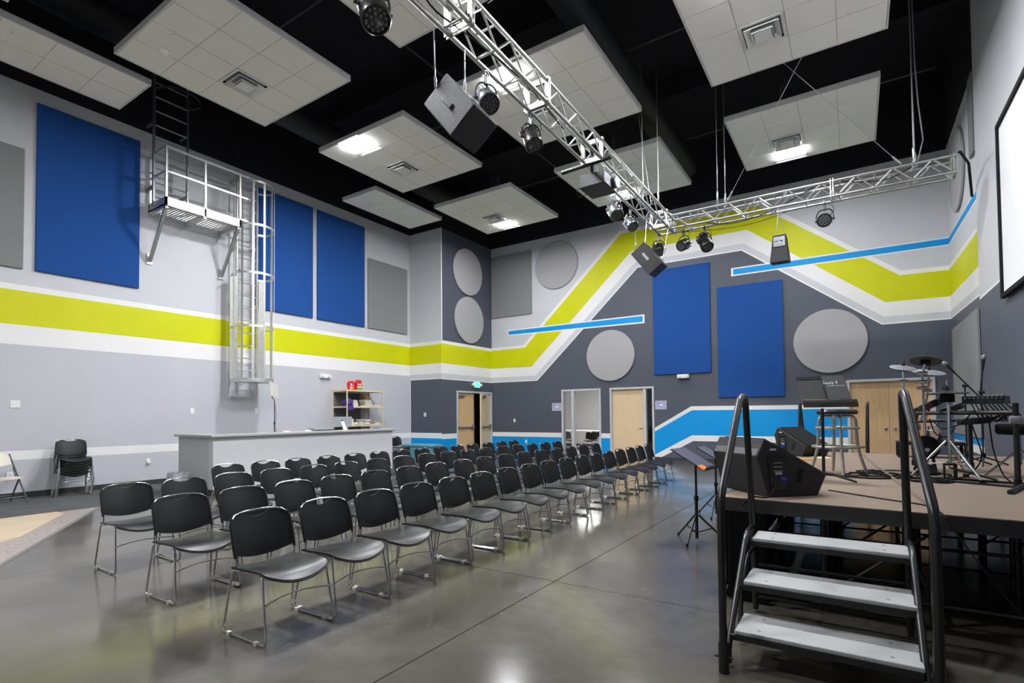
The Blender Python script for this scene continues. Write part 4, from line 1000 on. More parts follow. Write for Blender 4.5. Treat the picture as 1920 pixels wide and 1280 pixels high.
b = MB(); b.lathe([(.03, 0), (.032, .01), (.032, .09), (.014, .12), (.014, .14)], 14); b.build('bottle_body', WPL, bt, smooth=40); b = MB(); b.lathe([(.016, .14), (.016, .165)], 12); b.build('cap', BLACKM, bt)
t = thing('mesh_crate', 'grey mesh crate under the lowest shelf beside the booth', 'box', (-11.98, 10.55, SZ[0]+.012))
b = MB(); b.box(-.15, .2, -.2, .25, 0, .26); b.build('crate_body', flat('mesh_grey', (160, 162, 164)), t)
for k in range(6):
    b = MB(); b.box(.2, .204, -.2, .25, .02+.04*k, .045+.04*k); b.build('slot', flat('mesh_dark', (120, 122, 126)), t)
# teal tote
tt_ = thing('storage_tote', 'teal plastic storage tote with lid by the slate column', 'tote', (-11.45, 12.30, .004), .03)
b = MB(); b.add([(-.48, -.22, 0), (.48, -.22, 0), (.48, .22, 0), (-.48, .22, 0), (-.56, -.27, .43), (.56, -.27, .43), (.56, .27, .43), (-.56, .27, .43)], [(0, 3, 2, 1), (4, 5, 6, 7), (0, 1, 5, 4), (1, 2, 6, 5), (2, 3, 7, 6), (3, 0, 4, 7)]); b.build('tub', TEAL, tt_, bevel=.02)
b = MB(); b.box(-.60, .60, -.30, .30, .43, .475); b.box(-.54, .54, -.25, .25, .475, .49); b.build('lid', TEAL, tt_, bevel=.012)
for s in (-1, 1):
    b = MB(); b.box(s*.60-.02, s*.60+.02, -.08, .08, .40, .46); b.build('latch', flat('latch_dark', (70, 110, 122)), tt_)

# ------------------------------------------------------------------ small wall items
def plate(wall, u, z, label, kind='outlet', w=.075, hh=.118):
    t = thing('wall_outlet' if kind == 'outlet' else 'light_switch', label, 'outlet' if kind == 'outlet' else 'switch')
    if wall == 'L': t.location = (XL+.002, u, z); t.rotation_euler = (0, 0, math.pi/2)
    elif wall == 'C': t.location = (u, YC-.002, z)
    elif wall == 'B': t.location = (u, YB-.006, z)
    b = MB(); b.box(-w/2, w/2, -.008, 0, -hh/2, hh/2); b.build('cover_plate', WPL, t, bevel=.003)
    if kind == 'outlet':
        for s in (-1, 1):
            b = MB(); b.box(-.017, .017, -.011, -.008, s*.028-.014, s*.028+.014); o = b.build('socket', WPL, t)
            b = MB(); b.box(-.008, -.005, -.0115, -.0105, s*.028-.005, s*.028+.006); b.box(.005, .008, -.0115, -.0105, s*.028-.005, s*.028+.006); b.build('slot', BLACKMAT, o)
    else:
        n = 2 if w > .09 else 1
        for k in range(n):
            b = MB(); cx = (k-(n-1)/2)*.046; b.box(cx-.016, cx+.016, -.012, -.008, -.033, .033); b.build('rocker', WPL, t, bevel=.003)
    return t
# rotation for wall L: local -Y must face +X
plate('L', 2.935, 1.65, 'double white switch on the long wall above the folding chair', 'switch', .13, .13)
plate('L', 5.87, 1.535, 'white switch on the long wall before the caged ladder', 'switch', .085, .13)
plate('L', 7.36, 1.54, 'white switch on the long wall just past the caged ladder', 'switch', .085, .13)
o = plate('L', 5.01, .49, 'white outlet with a plugged adapter on the long wall beside the booth')
b = MB(); b.box(-.03, .03, -.06, -.011, -.05, .0); b.build('adapter', WPL, o, bevel=.006)
o = plate('L', 2.88, .40, 'white outlet with black plug behind the folding chair', 'outlet', .1, .13)
b = MB(); b.box(-.02, .02, -.05, -.011, -.045, -.01); b.build('plug', BLACKMAT, o)
plate('C', -11.68, 1.42, 'white switch on the slate column front', 'switch', .10, .13)
plate('B', -10.01, 1.19, 'white switch on the slate wall beside the double door', 'switch', .075, .12)
plate('B', -9.54, .47, 'white outlet in the blue band of the back wall')
def emerg(wall, u, z, label):
    t = thing('emergency_light', label, 'emergency light')
    if wall == 'L': t.location = (XL+.002, u, z); t.rotation_euler = (0, 0, math.pi/2)
    else: t.location = (u, YB-.06, z)
    b = MB(); b.box(-.17, .17, -.07, 0, -.06, .06); b.build('housing', WPL, t, bevel=.02)
    for s in (-1, 1):
        b = MB(); b.lathe([(.045, 0), (.05, .03), (.045, .05), (.002, .052)], 16, M=Matrix.Translation((s*.10, -.07, .0)) @ Matrix.Rotation(math.pi/2, 4, 'X')); b.build('lamp_head', WPL, t, smooth=40)
emerg('L', 9.34, 2.50, 'white twin-lamp emergency light on the long wall above the shelf'); emerg('B', -4.155, 2.45, 'white emergency light box under the taller-hung blue panel')
ex = thing('exit_sign', 'green lit EXIT sign with lamp heads above the double door', 'exit sign', (XC+.004, 14.50, 2.43), math.pi/2)
b = MB(); b.box(-.16, .16, -.05, 0, -.10, .10); b.build('housing', WPL, ex, bevel=.008)
b = MB(); b.box(-.145, .145, -.053, -.05, -.085, .085); fcx = b.build('sign_face', mat('exit_green', (120, 235, 190), .5, emit=(70, 230, 160), estr=.8, noise=.02), ex)
tm = text_mesh('EXIT', .13); tm.materials.append(flat('exit_letter', (18, 120, 76))); o = reuse('lettering', tm, fcx, (0, -.054, 0), (math.pi/2, 0, 0))
for s in (-1, 1):
    b = MB(); b.lathe([(.05, 0), (.055, .05), (.048, .07), (.002, .072)], 16, M=Matrix.Translation((s*.21, -.0, -.0)) @ Matrix.Rotation(math.pi/2, 4, 'X')); b.cyl((s*.16, -.025, 0), (s*.2, -.025, 0), .02, 8); b.build('lamp_head', WPL, ex, smooth=40)
PLQ = mat('plaque_lilac', (118, 112, 176), .4, noise=.25, nscale=26, col2=(196, 194, 226))
for x, lab in ((-8.335, 'lilac printed room plaque beside the open glazed doorway'), (-4.84, 'lilac printed room plaque beside the closed maple door')):
    t = thing('room_plaque', lab, 'sign', (x, YB-.008, 1.635))
    b = MB(); b.box(-.165, .165, -.012, 0, -.125, .125); b.build('backing', WPL, t, bevel=.004)
    b = MB(); b.box(-.15, .15, -.0135, -.012, -.11, .11); pp = b.build('print', PLQ, t)
    b = MB(); n = 40
    b.tube([(.11*math.cos(q*2*math.pi/n), -.0145, .08*math.sin(q*2*math.pi/n)) for q in range(n)], .005, 6, closed=True); b.build('printed_ring', flat('print_white', (236, 236, 246)), pp)
    b = MB(); b.prism([(-.07, -.012), (-.03, .03), (.06, .028), (.08, .0), (.02, -.03)], -.0145, -.0136, lambda u, v, d: (u, d, v)); b.build('printed_badge', MATS['print_white'], pp)

# ------------------------------------------------------------------ meeting room things
base('baseboard_meeting', -15.0, -6.62, 20.985, 21.0)
mt = thing('meeting_table', 'white folding meeting table seen through the open doorway', 'table', (-9.1, 18.9, 0), .05)
b = MB(); b.box(-1.6, 1.6, -.42, .42, .72, .76); b.build('table_top', flat('table_white', (240, 238, 234)), mt, bevel=.01)
for sx in (-1.2, .95):
    b = MB(); b.tube([(sx, -.3, .02), (sx, -.05, .30), (sx, -.05, .72)], .016, 8); b.tube([(sx, .3, .02), (sx, .05, .30), (sx, .05, .72)], .016, 8); b.cyl((sx, -.05, .4), (sx, .05, .4), .012, 6); b.build('leg', BLACKM, mt, smooth=50)
for x, y, rz, lab in ((-8.3, 18.0, 2.2, 'black chair turned sideways at the white table beyond the open doorway'), (-9.3, 18.1, 1.57, 'black chair facing the white table beyond the open doorway'), (-8.9, 19.7, -1.57, 'black chair on the far side of the white table beyond the doorway')):
    put_chair(x, y, 0, rz, lab)
ml = thing('meeting_room_lamp', 'flat ceiling lamp in the meeting room behind the doorway', 'ceiling light', (-8.6, 18.0, 2.66))
b = MB(); b.box(-.6, .6, -.3, .3, 0, .02); b.build('housing', WMETAL, ml); b = MB(); b.box(-.56, .56, -.26, .26, -.006, 0); b.build('lens', mat('meeting_lens', (255, 255, 255), .5, emit=(255, 252, 248), estr=9, noise=.001), ml)

# ------------------------------------------------------------------ stage
ZS = .75; SX0, SX1, SY0, SY1 = -.86, XN-.02, 4.20, 9.72
st = thing('stage_platform', 'carpeted portable stage with black edge and curtain skirt', 'stage', (SX0, SY0, 0))
D = SX1-SX0; LY = SY1-SY0
prof = [(0, 0), (D, -.16), (D, LY), (0, LY)]
b = MB(); b.prism(prof, ZS-.02, ZS, lambda u, v, d: (u, v, d)); b.build('deck_carpet', STAGEC, st)
b = MB(); b.prism([(-.012, -.012), (D, -.172), (D, -.16), (0, 0)], ZS-.10, ZS-.004, lambda u, v, d: (u, v, d)); b.prism([(-.012, -.012), (0, 0), (0, LY), (-.012, LY+.012)], ZS-.10, ZS-.004, lambda u, v, d: (u, v, d)); b.build('edge_trim', BLACKM, st)
b = MB(); b.prism([(0, 0), (D, -.16), (D, LY), (0, LY)], ZS-.10, ZS-.021, lambda u, v, d: (u, v, d)); b.build('deck_core', BLACKMAT, st)
g = []       # pleated skirt along the audience side and round the near corner
path = []; L = 0; n = 150
for i in range(n+1):
    yy = LY*i/n; path.append((-.02-.018*abs(math.sin(i*1.1)), yy))
near = [(.0+.55*i/16, -.05-.16/D*(.55*i/16)-.018*abs(math.sin(i*1.3))) for i in range(16, -1, -1)]
path = near[:0]+[(x, y) for x, y in path]
g = [[(x, y, .01) for x, y in path], [(x, y, ZS-.1) for x, y in path]]
b = MB(); b.sheet(g); b.build('skirt', CURT, st, smooth=60)
g = [[(.03+.28*i/12, -.015-.06*.28*i/12-.014*abs(math.sin(i*1.3)), zz) for i in range(13)] for zz in (.01, ZS-.1)]
b = MB(); b.sheet(g); b.build('skirt', CURT, st, smooth=60)
leg_me = MB().cyl((0, 0, 0), (0, 0, ZS-.1), .022, 8).mesh('leg', BLACKM, 40)
for x in (.1, .65, 1.25, 1.85, 2.45):
    for y in (.1, 1.2, 1.35, 2.5, 2.65, 3.8, 3.95, 5.3): reuse('leg', leg_me, st, (x, y, 0))
for y in (.1, 1.2, 2.5, 3.8):
    for z in (.14, .5):
        b = MB(); b.cyl((.1, y, z), (2.45, y, z), .012, 6); b.build('brace', BLACKM, st)
    for x in (.65, 1.85):
        b = MB(); b.cyl((x, y, .1), (x+.6, y, .6), .010, 6); b.build('brace', BLACKM, st)
for x in (.1, 1.25, 2.45):
    b = MB(); b.cyl((x, .1, .12), (x, 5.3, .12), .012, 6); b.build('brace', BLACKM, st)

# stairs with hoop handrails
sr_ = thing('stage_stairs', 'black tube stage steps with three grey treads and hoop handrails', 'stairs', (-.17, 4.05, 0))
XLs, XRs = -.445, .415
for k, (z, y0, y1) in enumerate(((.19, -.955, -.65), (.38, -.665, -.345), (.57, -.34, -.085))):
    b = MB(); b.box(XLs+.03, XRs-.005, y0, y1, z-.024, z); tr_ = b.build('tread', TREAD, sr_, bevel=.006)
    b = MB(); b.box(XLs+.01, XRs-.01, y0-.012, y0+.012, z-.05, z-.024); b.box(XLs+.01, XRs-.01, y1-.03, y1-.006, z-.05, z-.024); b.build('tread_frame', BLACKM, sr_)
    for sx in (-.30, .29):
        for yy in (y0+.06, y1-.06): b = MB(); b.lathe([(.009, 0), (.009, .0015), (.001, .002)], 8, M=Matrix.Translation((sx, yy, z))); b.build('screw', flat('screw_grey', (120, 122, 124)), tr_)
for X_ in (XLs, XRs):
    b = MB(); b.tube(fillet([(X_, -.98, .02), (X_, -.98, .1), (X_, -.34, .60), (X_, -.05, .60), (X_, -.05, .02)], .08, 4), .018, 10); b.build('stringer', BLACKM, sr_, smooth=50)
    b = MB(); b.tube(fillet([(X_+.0, -.65, .02), (X_, -.55, .33), (X_, -.30, .45), (X_, -.05, .45)], .08, 4), .014, 8); b.build('side_brace', BLACKM, sr_, smooth=50)
    s = -1 if X_ < 0 else 1; fo, ao = (-.005, -.01) if X_ < 0 else (.035, -.02)
    b = MB(); b.tube(fillet([(X_+fo, -1.07, .0), (X_+fo, -1.07, .92), (X_+ao, -.40, 1.485), (X_+ao, -.24, 1.485), (X_, -.06, .45), (X_, -.05, .06)], .075, 5), .0215, 12); b.build('handrail', BLACKM, sr_, smooth=50)
    b = MB(); b.cyl((X_+fo, -1.07, 0), (X_+fo, -1.07, .16), .027, 12); b.cyl((X_+fo-.045, -1.07, .08), (X_+fo+.045, -1.07, .08), .006, 6); b.build('rail_socket', BLACKM, sr_, smooth=50)
for z, y in ((.11, -.05), (.33, -.05), (.3, -.5)):
    b = MB(); b.cyl((XLs, y, z), (XRs, y, z), .012, 8); b.build('crossbar', BLACKM, sr_)
# second steps at the back edge: only the hoop rails rise above the deck
s2 = thing('stage_stairs', 'second black stage steps with hoop rails at the stage back edge', 'stairs', (-.33, 9.78, 0))
for X_ in (-.465, .465):
    b = MB(); b.tube(fillet([(X_, .02, .02), (X_, .02, .9), (X_+.01, .12, 1.52), (X_+.01, .2, 1.52), (X_, .98, .9), (X_, .98, .0)], .07, 5), .0215, 10); b.build('handrail', BLACKM, s2, smooth=50)
for z, y0, y1 in ((.57, .02, .30), (.38, .3, .6), (.19, .6, .9)):
    b = MB(); b.box(-.43, .43, y0, y1, z-.03, z); b.build('tread', TREAD, s2)

# ------------------------------------------------------------------ floor monitors
def wedge(loc, u, w, wd, label, mirror=False, s=1.0):
    t = thing('floor_monitor', label, 'loudspeaker', loc)
    u = Vector((u[0], u[1], 0)).normalized(); w = Vector((w[0], w[1], 0)).normalized()
    pf = [(0, 0), (.424, 0), (.502, .154), (-.02, .43), (-.085, .305)]
    mp = lambda a, z, d: tuple(u*a*s+w*d*s+Vector((0, 0, z*s)))
    b = MB(); b.prism(pf, 0, wd, mp); b.build('cabinet', SPKBLK, t, bevel=.008)
    b = MB(); b.add([mp(-.015, .425, .02), mp(-.08, .31, .02), mp(-.08, .31, wd-.02), mp(-.015, .425, wd-.02)], [(0, 1, 2, 3)]);
    nrm = Vector(mp(-.115, .055, 0)).normalized()*.004
    b.v = [p+nrm for p in b.v]; b.build('top_panel', mat('speaker_speckle_lit', (104, 104, 110), .55, noise=.45, nscale=260, bump=.6), t)  # speckled paint, lightened so the light it reflects sits in the colour
    b = MB(); q = [mp(.495, .165, .03), mp(.0, .427, .03), mp(.0, .427, wd-.03), mp(.495, .165, wd-.03)]; nn = Vector(mp(.276, .522, 0)).normalized()*.006
    b.add([Vector(p)+nn for p in q], [(0, 1, 2, 3)]); b.build('grille', BLACKMAT, t)
    side = -1 if not mirror else 1
    d0 = -.003 if not mirror else wd+.003
    def pl(a0, a1, z0, z1, dd, m, nm, par=t, sk=0.0):
        bb = MB(); e = d0-dd if not mirror else d0+dd
        bb.prism([(a0, z0), (a1, z0), (a1+sk, z1), (a0+sk, z1)], d0, e, mp); return bb.build(nm, m, par)
    cp_ = pl(.02, .155, .05, .31, .004, BLACKM, 'connector_plate', sk=-.02)
    for k in range(3):
        bb = MB(); e = d0-.006 if not mirror else d0+.006; bb.prism([(.045, .25-k*.03), (.12, .25-k*.03), (.12, .256-k*.03), (.045, .256-k*.03)], d0, e, mp); bb.build('print_line', flat('print_grey', (150, 152, 156)), cp_)
    pl(.06, .115, .165, .185, .006, flat('plate_pale', (176, 180, 196)), 'rating_plate', cp_)
    bb = MB(); c = Vector(mp(.115, .135, d0)); bb.cyl(c, c-w*.05*(1 if not mirror else -1), .014, 10); bb.build('plug', flat('plug_blue', (36, 64, 170)), cp_)
    bb = MB(); c = Vector(mp(.05, .08, d0)); bb.cyl(c, c-w*.03*(1 if not mirror else -1), .012, 10); bb.build('plug', BLACKM, cp_)
    pl(.235, .275, .10, .20, .002, mat('handle_shade', (6, 6, 6), .9, noise=.02), 'handle_slot', sk=.03)  # hand hole drawn flat, the shade inside put into a near-black colour
    pl(.02, .07, .345, .36, .004, flat('print_white2', (210, 210, 214)), 'maker_mark')
    return t
wedge((-.561, 4.30, ZS+.002), (.72, .694), (-.694, .72), .58, 'large black floor monitor on the near corner of the stage')
wedge((-.98, 8.72, ZS+.002), (.80, -.6), (.6, .80), .50, 'black floor monitor farther back behind the stool on stage', s=.95)
loose('short black lead plugged into the near floor monitor', [(-.50, 4.27, .86), (-.52, 4.22, .80), (-.56, 4.2, .765), (-.66, 4.19, .762), (-.72, 4.16, .70)], .006)
b = MB(); b.box(-.10, .10, -.14, .14, 0, .008); tag(b.build('paper_pad', flat('pad_yellow', (206, 200, 140)), loc=(-.42, 8.35, ZS+.001), rot=(0, 0, .3)), 'pale yellow paper pad lying on stage before the far monitor', 'paper')
b = MB(); b.tube([(-.12, 0, .008), (.10, 0, .008), (.13, 0, .008)], [.008, .008, .002], 8); tag(b.build('pencil', flat('pencil_orange', (236, 170, 30)), loc=(-.57, 7.9, ZS+.001), rot=(0, 0, .2)), 'yellow pencil lying on the stage carpet', 'pencil')

# ------------------------------------------------------------------ lectern stand with book, bar stool
ms = thing('music_stand', 'large black music stand holding a bible on the stage', 'music stand', (-.265, 5.64, ZS+.002))
b = MB(); b.cyl((0, 0, .03), (-.0, 0, .66), .014, 10); b.build('pole', BLACKM, ms, smooth=50)
for an in (-20, 100, 220):
    a = math.radians(an); b = MB(); b.tube([(0, 0, .07), (.08*math.cos(a), .08*math.sin(a), .06), (.27*math.cos(a), .27*math.sin(a), .008)], [.016, .014, .009], 8); b.build('foot', BLACKM, ms, smooth=50)
dk = MB(); A = Vector((-.15, .0, .675)); ux = Vector((.40, -.03, 0)); uy = Vector((-.075, .20, .275))
dk.obox(A, ux, uy, uy.cross(ux).normalized()*.006); dko = dk.build('desk', mat('stand_black', (22, 22, 24), .65, noise=.08), ms)
b = MB(); nn = ux.cross(uy).normalized(); b.obox(A-uy*.02, ux*1.08, nn*.07, uy*.12); b.build('ledge', BLACKM, ms, bevel=.004)
b = MB(); b.obox(A+uy*1.03, ux*.98, uy*.04, nn*.012); b.build('top_lip', BLACKM, ms)
bi = thing('bible', 'thick black Holy Bible with white title standing on the music stand', 'book', Vector((-.265, 5.64, ZS+.002))+A+ux*.54+uy*.14)
b = MB(); bw, bh = ux*.44, uy*.80; th = nn*.055
b.obox(nn*.004, bw, bh, nn*.004); b.obox(nn*.05, bw, bh, nn*.005, 1); b.obox(nn*.008, bw*.03, bh, nn*.042); b.build('cover', [mat('bible_black', (14, 15, 17), .6, noise=.05), mat('bible_cover', (34, 35, 39), .55, noise=.05)], bi)
b = MB(); b.obox(nn*.008+bw*.04+bh*.01, bw*.93, bh*.98, nn*.042); b.build('pages', flat('page_cream', (220, 214, 196)), bi)
for k, fz in enumerate((.1, .25, .42, .7)):
    b = MB(); b.obox(nn*.022-bw.normalized()*.0008+bh*fz, bw.normalized()*.0008, bh*(.05 if k < 3 else .13), nn*.016); b.build('spine_mark', flat('spine_grey', (120, 122, 118)), bi)
tm = text_mesh('Holy Bible', .044); tm.materials.append(flat('title_white', (230, 230, 232)))
o = reuse('title', tm, bi); R3 = Matrix((bw.normalized(), bh.normalized(), nn)).transposed().to_4x4(); R3.translation = nn*.0556+bw*.52+bh*.70; o.matrix_local = R3
b = MB(); b.obox(nn*.0552+bw*.12+bh*.55, bw*.8, bh*.03, nn*.0006); b.build('subtitle_bar', flat('title_grey', (150, 150, 152)), bi)
bs = thing('bar_stool', 'silver tube bar stool behind the music stand on stage', 'stool', (-.17, 6.33, ZS+.002))
SILP = mat('stool_silver', (186, 184, 178), .3, metal=.85, noise=.08)
b = MB(); b.lathe([(.15, .60), (.18, .605), (.185, .63), (.17, .65), (.001, .655)], 28); b.build('seat', BLACKM, bs, smooth=40)
for k in range(4):
    a = math.radians(12+90*k); c, s = math.cos(a), math.sin(a)
    b = MB(); b.tube(fillet([(.04*c, .04*s, .585), (.16*c, .16*s, .585), (.175*c, .175*s, .30), (.19*c, .19*s, .20), (.25*c, .25*s, .005)], .06, 4), .0145, 10); b.build('leg', SILP, bs, smooth=50)
for r, z in ((.185, .465), (.225, .275)):
    b = MB(); b.tube([(r*math.cos(i*math.pi/16), r*math.sin(i*math.pi/16), z) for i in range(32)], .0125, 8, closed=True); b.build('foot_ring', SILP, bs, smooth=50)

# ------------------------------------------------------------------ floor music stands with papers
def floor_stand(x, y, hh, rz, label, paper, pl, extra=None):
    t = thing('music_stand', label, 'music stand', (x, y, .002), rz)
    b = MB(); b.cyl((0, 0, .03), (0, 0, hh*.55), .017, 10); b.build('lower_tube', BLACKM, t, smooth=50)
    b = MB(); b.cyl((0, 0, hh*.5), (0, 0, hh), .012, 10); b.build('upper_tube', BLACKM, t, smooth=50)
    b = MB(); b.cyl((0, 0, hh*.5), (0, 0, hh*.56), .024, 10); b.cyl((0, 0, hh*.53), (.05, 0, hh*.53), .008, 6); b.build('height_clamp', BLACKM, t, smooth=50)
    for k in range(3):
        a = math.radians(30+120*k); c, s = math.cos(a), math.sin(a)
        b = MB(); b.tube([(.02*c, .02*s, .28), (.30*c, .30*s, .01)], .010, 8); b.tube([(.02*c, .02*s, .10), (.16*c, .16*s, .14)], .007, 6); b.build('leg', BLACKM, t, smooth=50)
        b = MB(); b.lathe([(.013, 0), (.013, .03)], 8, M=Matrix.Translation((.30*c, .30*s, 0))); b.build('foot_cap', BLACKMAT, t)
    A = Vector((-.20, -.22, hh+.12)); ux = Vector((0, .44, 0)); uy = Vector((.36, 0, -.21))
    b = MB(); nn = Vector((.5, 0, .86))
    b.obox(A, ux, uy, (.002, 0, .004)); b.obox(A+uy, ux, nn*.04, (.004, 0, -.002)); b.build('desk', BLACKM, t)
    for k, (a0, a1, b0, b1, c) in enumerate(paper):
        p = thing('paper', pl[k], 'paper', Vector((x, y, .002))+Matrix.Rotation(rz, 3, 'Z') @ (A+ux*a0+uy*b0+Vector((.002, 0, .006+.003*k))), rz)
        bb = MB(); bb.obox((0, 0, 0), ux*(a1-a0), uy*(b1-b0), (.001, 0, .002)); bb.build('sheet', flat('paper_'+c, {'orange': (236, 122, 40), 'pink': (232, 60, 190), 'green': (130, 226, 70), 'white': (238, 238, 234), 'dark': (70, 74, 92)}[c]), p)
    return t
floor_stand(-1.47, 5.86, .87, math.radians(-5), 'black tripod music stand with orange sheet on the concrete floor', [(.05, .95, .02, .9, 'dark'), (.0, .35, .80, 1.0, 'orange')], ['dark folder lying open on the nearer tripod music stand', 'orange sheet on the lip of the nearer tripod music stand'])
floor_stand(-1.60, 7.42, .80, math.radians(0), 'black tripod music stand with pink and green sheets behind the first', [(.05, .95, .02, .7, 'dark'), (.0, .5, .72, 1.0, 'pink'), (.4, .95, .72, .92, 'green')], ['dark folder on the farther tripod music stand', 'pink sheet on the farther tripod music stand', 'green sheet on the farther tripod music stand'])

# ------------------------------------------------------------------ electronic drum kit
dk = thing('electronic_drum_kit', 'black electronic drum kit on a tube rack on stage', 'drum kit', (.85, 6.6, ZS+.002))
o0 = Vector((.85, 6.6, ZS+.002))
def W(x, y, z): return Vector((x, y, z))-o0
RT = mat('rack_tube', (24, 24, 26), .35, noise=.05)
GREYC = mat('rack_clamp', (128, 130, 134), .45, noise=.05)
PADG = mat('cymbal_rubber', (66, 67, 70), .55, noise=.06); PADP = mat('cymbal_pale', (128, 130, 134), .5, noise=.05)
posts = [((1.10, 5.92), 1.44), ((1.04, 7.60), 1.35), ((.50, 6.75), 1.30), ((.55, 7.7), 1.30)]
for (x, y), z in posts:
    b = MB(); b.cyl(W(x, y, ZS+.03), W(x, y, z), .021, 12); p = b.build('rack_post', RT, dk, smooth=50)
    b = MB(); b.cyl(W(x, y, ZS+.002), W(x, y, ZS+.06), .027, 12); b.build('rubber_foot', BLACKMAT, p, smooth=50)
    b = MB(); b.lathe([(.001, -.045), (.034, -.04), (.04, 0), (.034, .04), (.001, .045)], 14, M=Matrix.Translation(W(x, y, 1.30 if z > 1.3 else 1.22)) @ Matrix.Rotation(math.pi/2, 4, 'Y')); b.build('clamp', GREYC, dk, smooth=50)
for a, c in (((1.10, 5.92, 1.36), (.50, 6.55, 1.36)), ((.50, 6.55, 1.36), (.50, 6.75, 1.28)), ((.50, 6.75, 1.24), (.55, 7.7, 1.24)), ((.55, 7.7, 1.26), (1.04, 7.6, 1.28)), ((1.04, 7.6, 1.28), (1.10, 5.92, 1.30))):
    b = MB(); b.cyl(W(*a), W(*c), .019, 12); b.build('rack_bar', RT, dk, smooth=50)
b = MB(); b.cyl(W(1.10, 5.8, ZS+.02), W(.95, 5.35, ZS+.015), .02, 10); b.build('stabiliser', RT, dk, smooth=50)
def cymbal(x, y, z, r, tx, ty, m, arm=None, nm='cymbal_pad'):
    Mx = Matrix.Translation(W(x, y, z)) @ Matrix.Rotation(tx, 4, 'X') @ Matrix.Rotation(ty, 4, 'Y')
    b = MB(); b.lathe([(.02, .022), (.04, .020), (.06, .010), (r*.95, .0), (r, -.006), (r*.96, -.010), (.06, -.004), (.02, -.006)], 36, M=Mx); c = b.build(nm, m, dk, smooth=40)
    b = MB(); b.lathe([(.018, .02), (.018, .045), (.008, .05), (.005, .075)], 12, M=Mx); b.build('wing_nut', BLACKM, c, smooth=40)
    b = MB(); b.box(-.04, .04, -.03, .03, -.035, -.006, M=Mx); b.build('sensor_box', BLACKMAT, c)
    if arm:
        b = MB(); b.tube([W(*q) for q in arm], .0105, 8); b.build('boom_arm', CHROME, dk, smooth=50)
        for q in arm[1:-1]:
            b = MB(); v = W(*q); b.cyl(v-Vector((.03, 0, 0)), v+Vector((.035, 0, 0)), .017, 10); b.cyl(v+Vector((-.045, 0, .015)), v+Vector((-.03, 0, -.015)), .012, 8); b.build('joint_clamp', CHROME, dk, smooth=50)
cymbal(.425, 7.0, 1.850, .120, .28, .18, PADP, [(.425, 7.0, 1.84), (.43, 7.0, 1.70), (.42, 6.95, 1.55), (.50, 6.8, 1.30)])
cymbal(.555, 6.3, 1.858, .125, -.30, .14, PADG, [(.555, 6.3, 1.84), (.535, 6.32, 1.74), (.53, 6.33, 1.66), (.535, 6.35, 1.60), (.545, 6.4, 1.15)])
cymbal(.655, 7.15, 1.80, .15, .25, .15, PADP, [(.655, 7.15, 1.79), (.65, 7.2, 1.6), (.62, 7.5, 1.28)])
# hi-hat with its own tripod
hx, hy = .705, 6.28
cymbal(hx, hy, 1.545, .165, 0, -.02, PADG, nm='hi_hat_pad')
b = MB(); b.cyl(W(hx, hy, 1.46), W(hx, hy, 1.53), .055, 16); b.build('hi_hat_base', BLACKMAT, dk, smooth=50)
b = MB(); b.cyl(W(hx, hy, .85), W(hx, hy, 1.66), .006, 8); b.cyl(W(hx+.005, hy, .88), W(hx+.01, hy, 1.44), .0135, 10); b.build('hi_hat_tube', CHROME, dk, smooth=50)
b = MB(); b.cyl(W(hx-.04, hy, 1.585), W(hx+.02, hy, 1.585), .012, 8); b.build('hi_hat_clutch', CHROME, dk)
for an in (190, 310, 60):
    a = math.radians(an); c, s = math.cos(a), math.sin(a)
    b = MB(); b.tube([W(hx+.02*c, hy+.02*s, 1.10), W(hx+.30*c, hy+.30*s, ZS+.015)], .012, 8); b.tube([W(hx+.02*c, hy+.02*s, .90), W(hx+.19*c, hy+.19*s, .89)], .006, 6); b.build('tripod_leg', CHROME, dk, smooth=50)
    b = MB(); b.box(-.02, .02, -.02, .02, 0, .03, M=Matrix.Translation(W(hx+.30*c, hy+.30*s, ZS))); b.build('foot_cap', BLACKMAT, dk)
b = MB(); b.box(hx-.045-o0.x, hx-.03-o0.x, hy-.02-o0.y, hy+.02-o0.y, 0, .13); b.box(hx+.03-o0.x, hx+.055-o0.x, hy-.02-o0.y, hy+.02-o0.y, 0, .13); b.box(hx-.045-o0.x, hx+.055-o0.x, hy-.02-o0.y, hy+.02-o0.y, .125, .145); b.build('pedal_frame', BLACKM, dk)
b = MB(); b.obox(W(hx+.0, hy-.04, ZS+.10), (.30, -.10, -.085), (.02, .06, 0), (0, 0, .012)); b.build('pedal_board', BLACKM, dk)
# module
mo = MB(); mo.obox(W(.80, 6.22, 1.44), (.29, -.02, 0), (.07, .20, 0), (.0, .02, .07)); mo = mo.build('sound_module', mat('module_grey', (58, 59, 62), .45, noise=.06), dk, bevel=.006)
b = MB(); b.obox(W(.805, 6.217, 1.475), (.28, -.02, 0), (0, -.002, 0), (0, .0, .03)); b.build('connector_strip', BLACKM, mo)
for k in range(9):
    b = MB(); v = W(.82+.03*k, 6.214-.002*k, 1.49); b.cyl(v, v+Vector((0, -.012, 0)), .007, 8); b.build('jack', STEEL, mo)
for k in range(5):
    b = MB(); v = W(.96+.03*k, 6.26, 1.51); b.cyl(v, v+Vector((0, 0, .014)), .009, 8); b.build('control_knob', mat('knob_pale', (186, 188, 190), .4, noise=.05), mo)
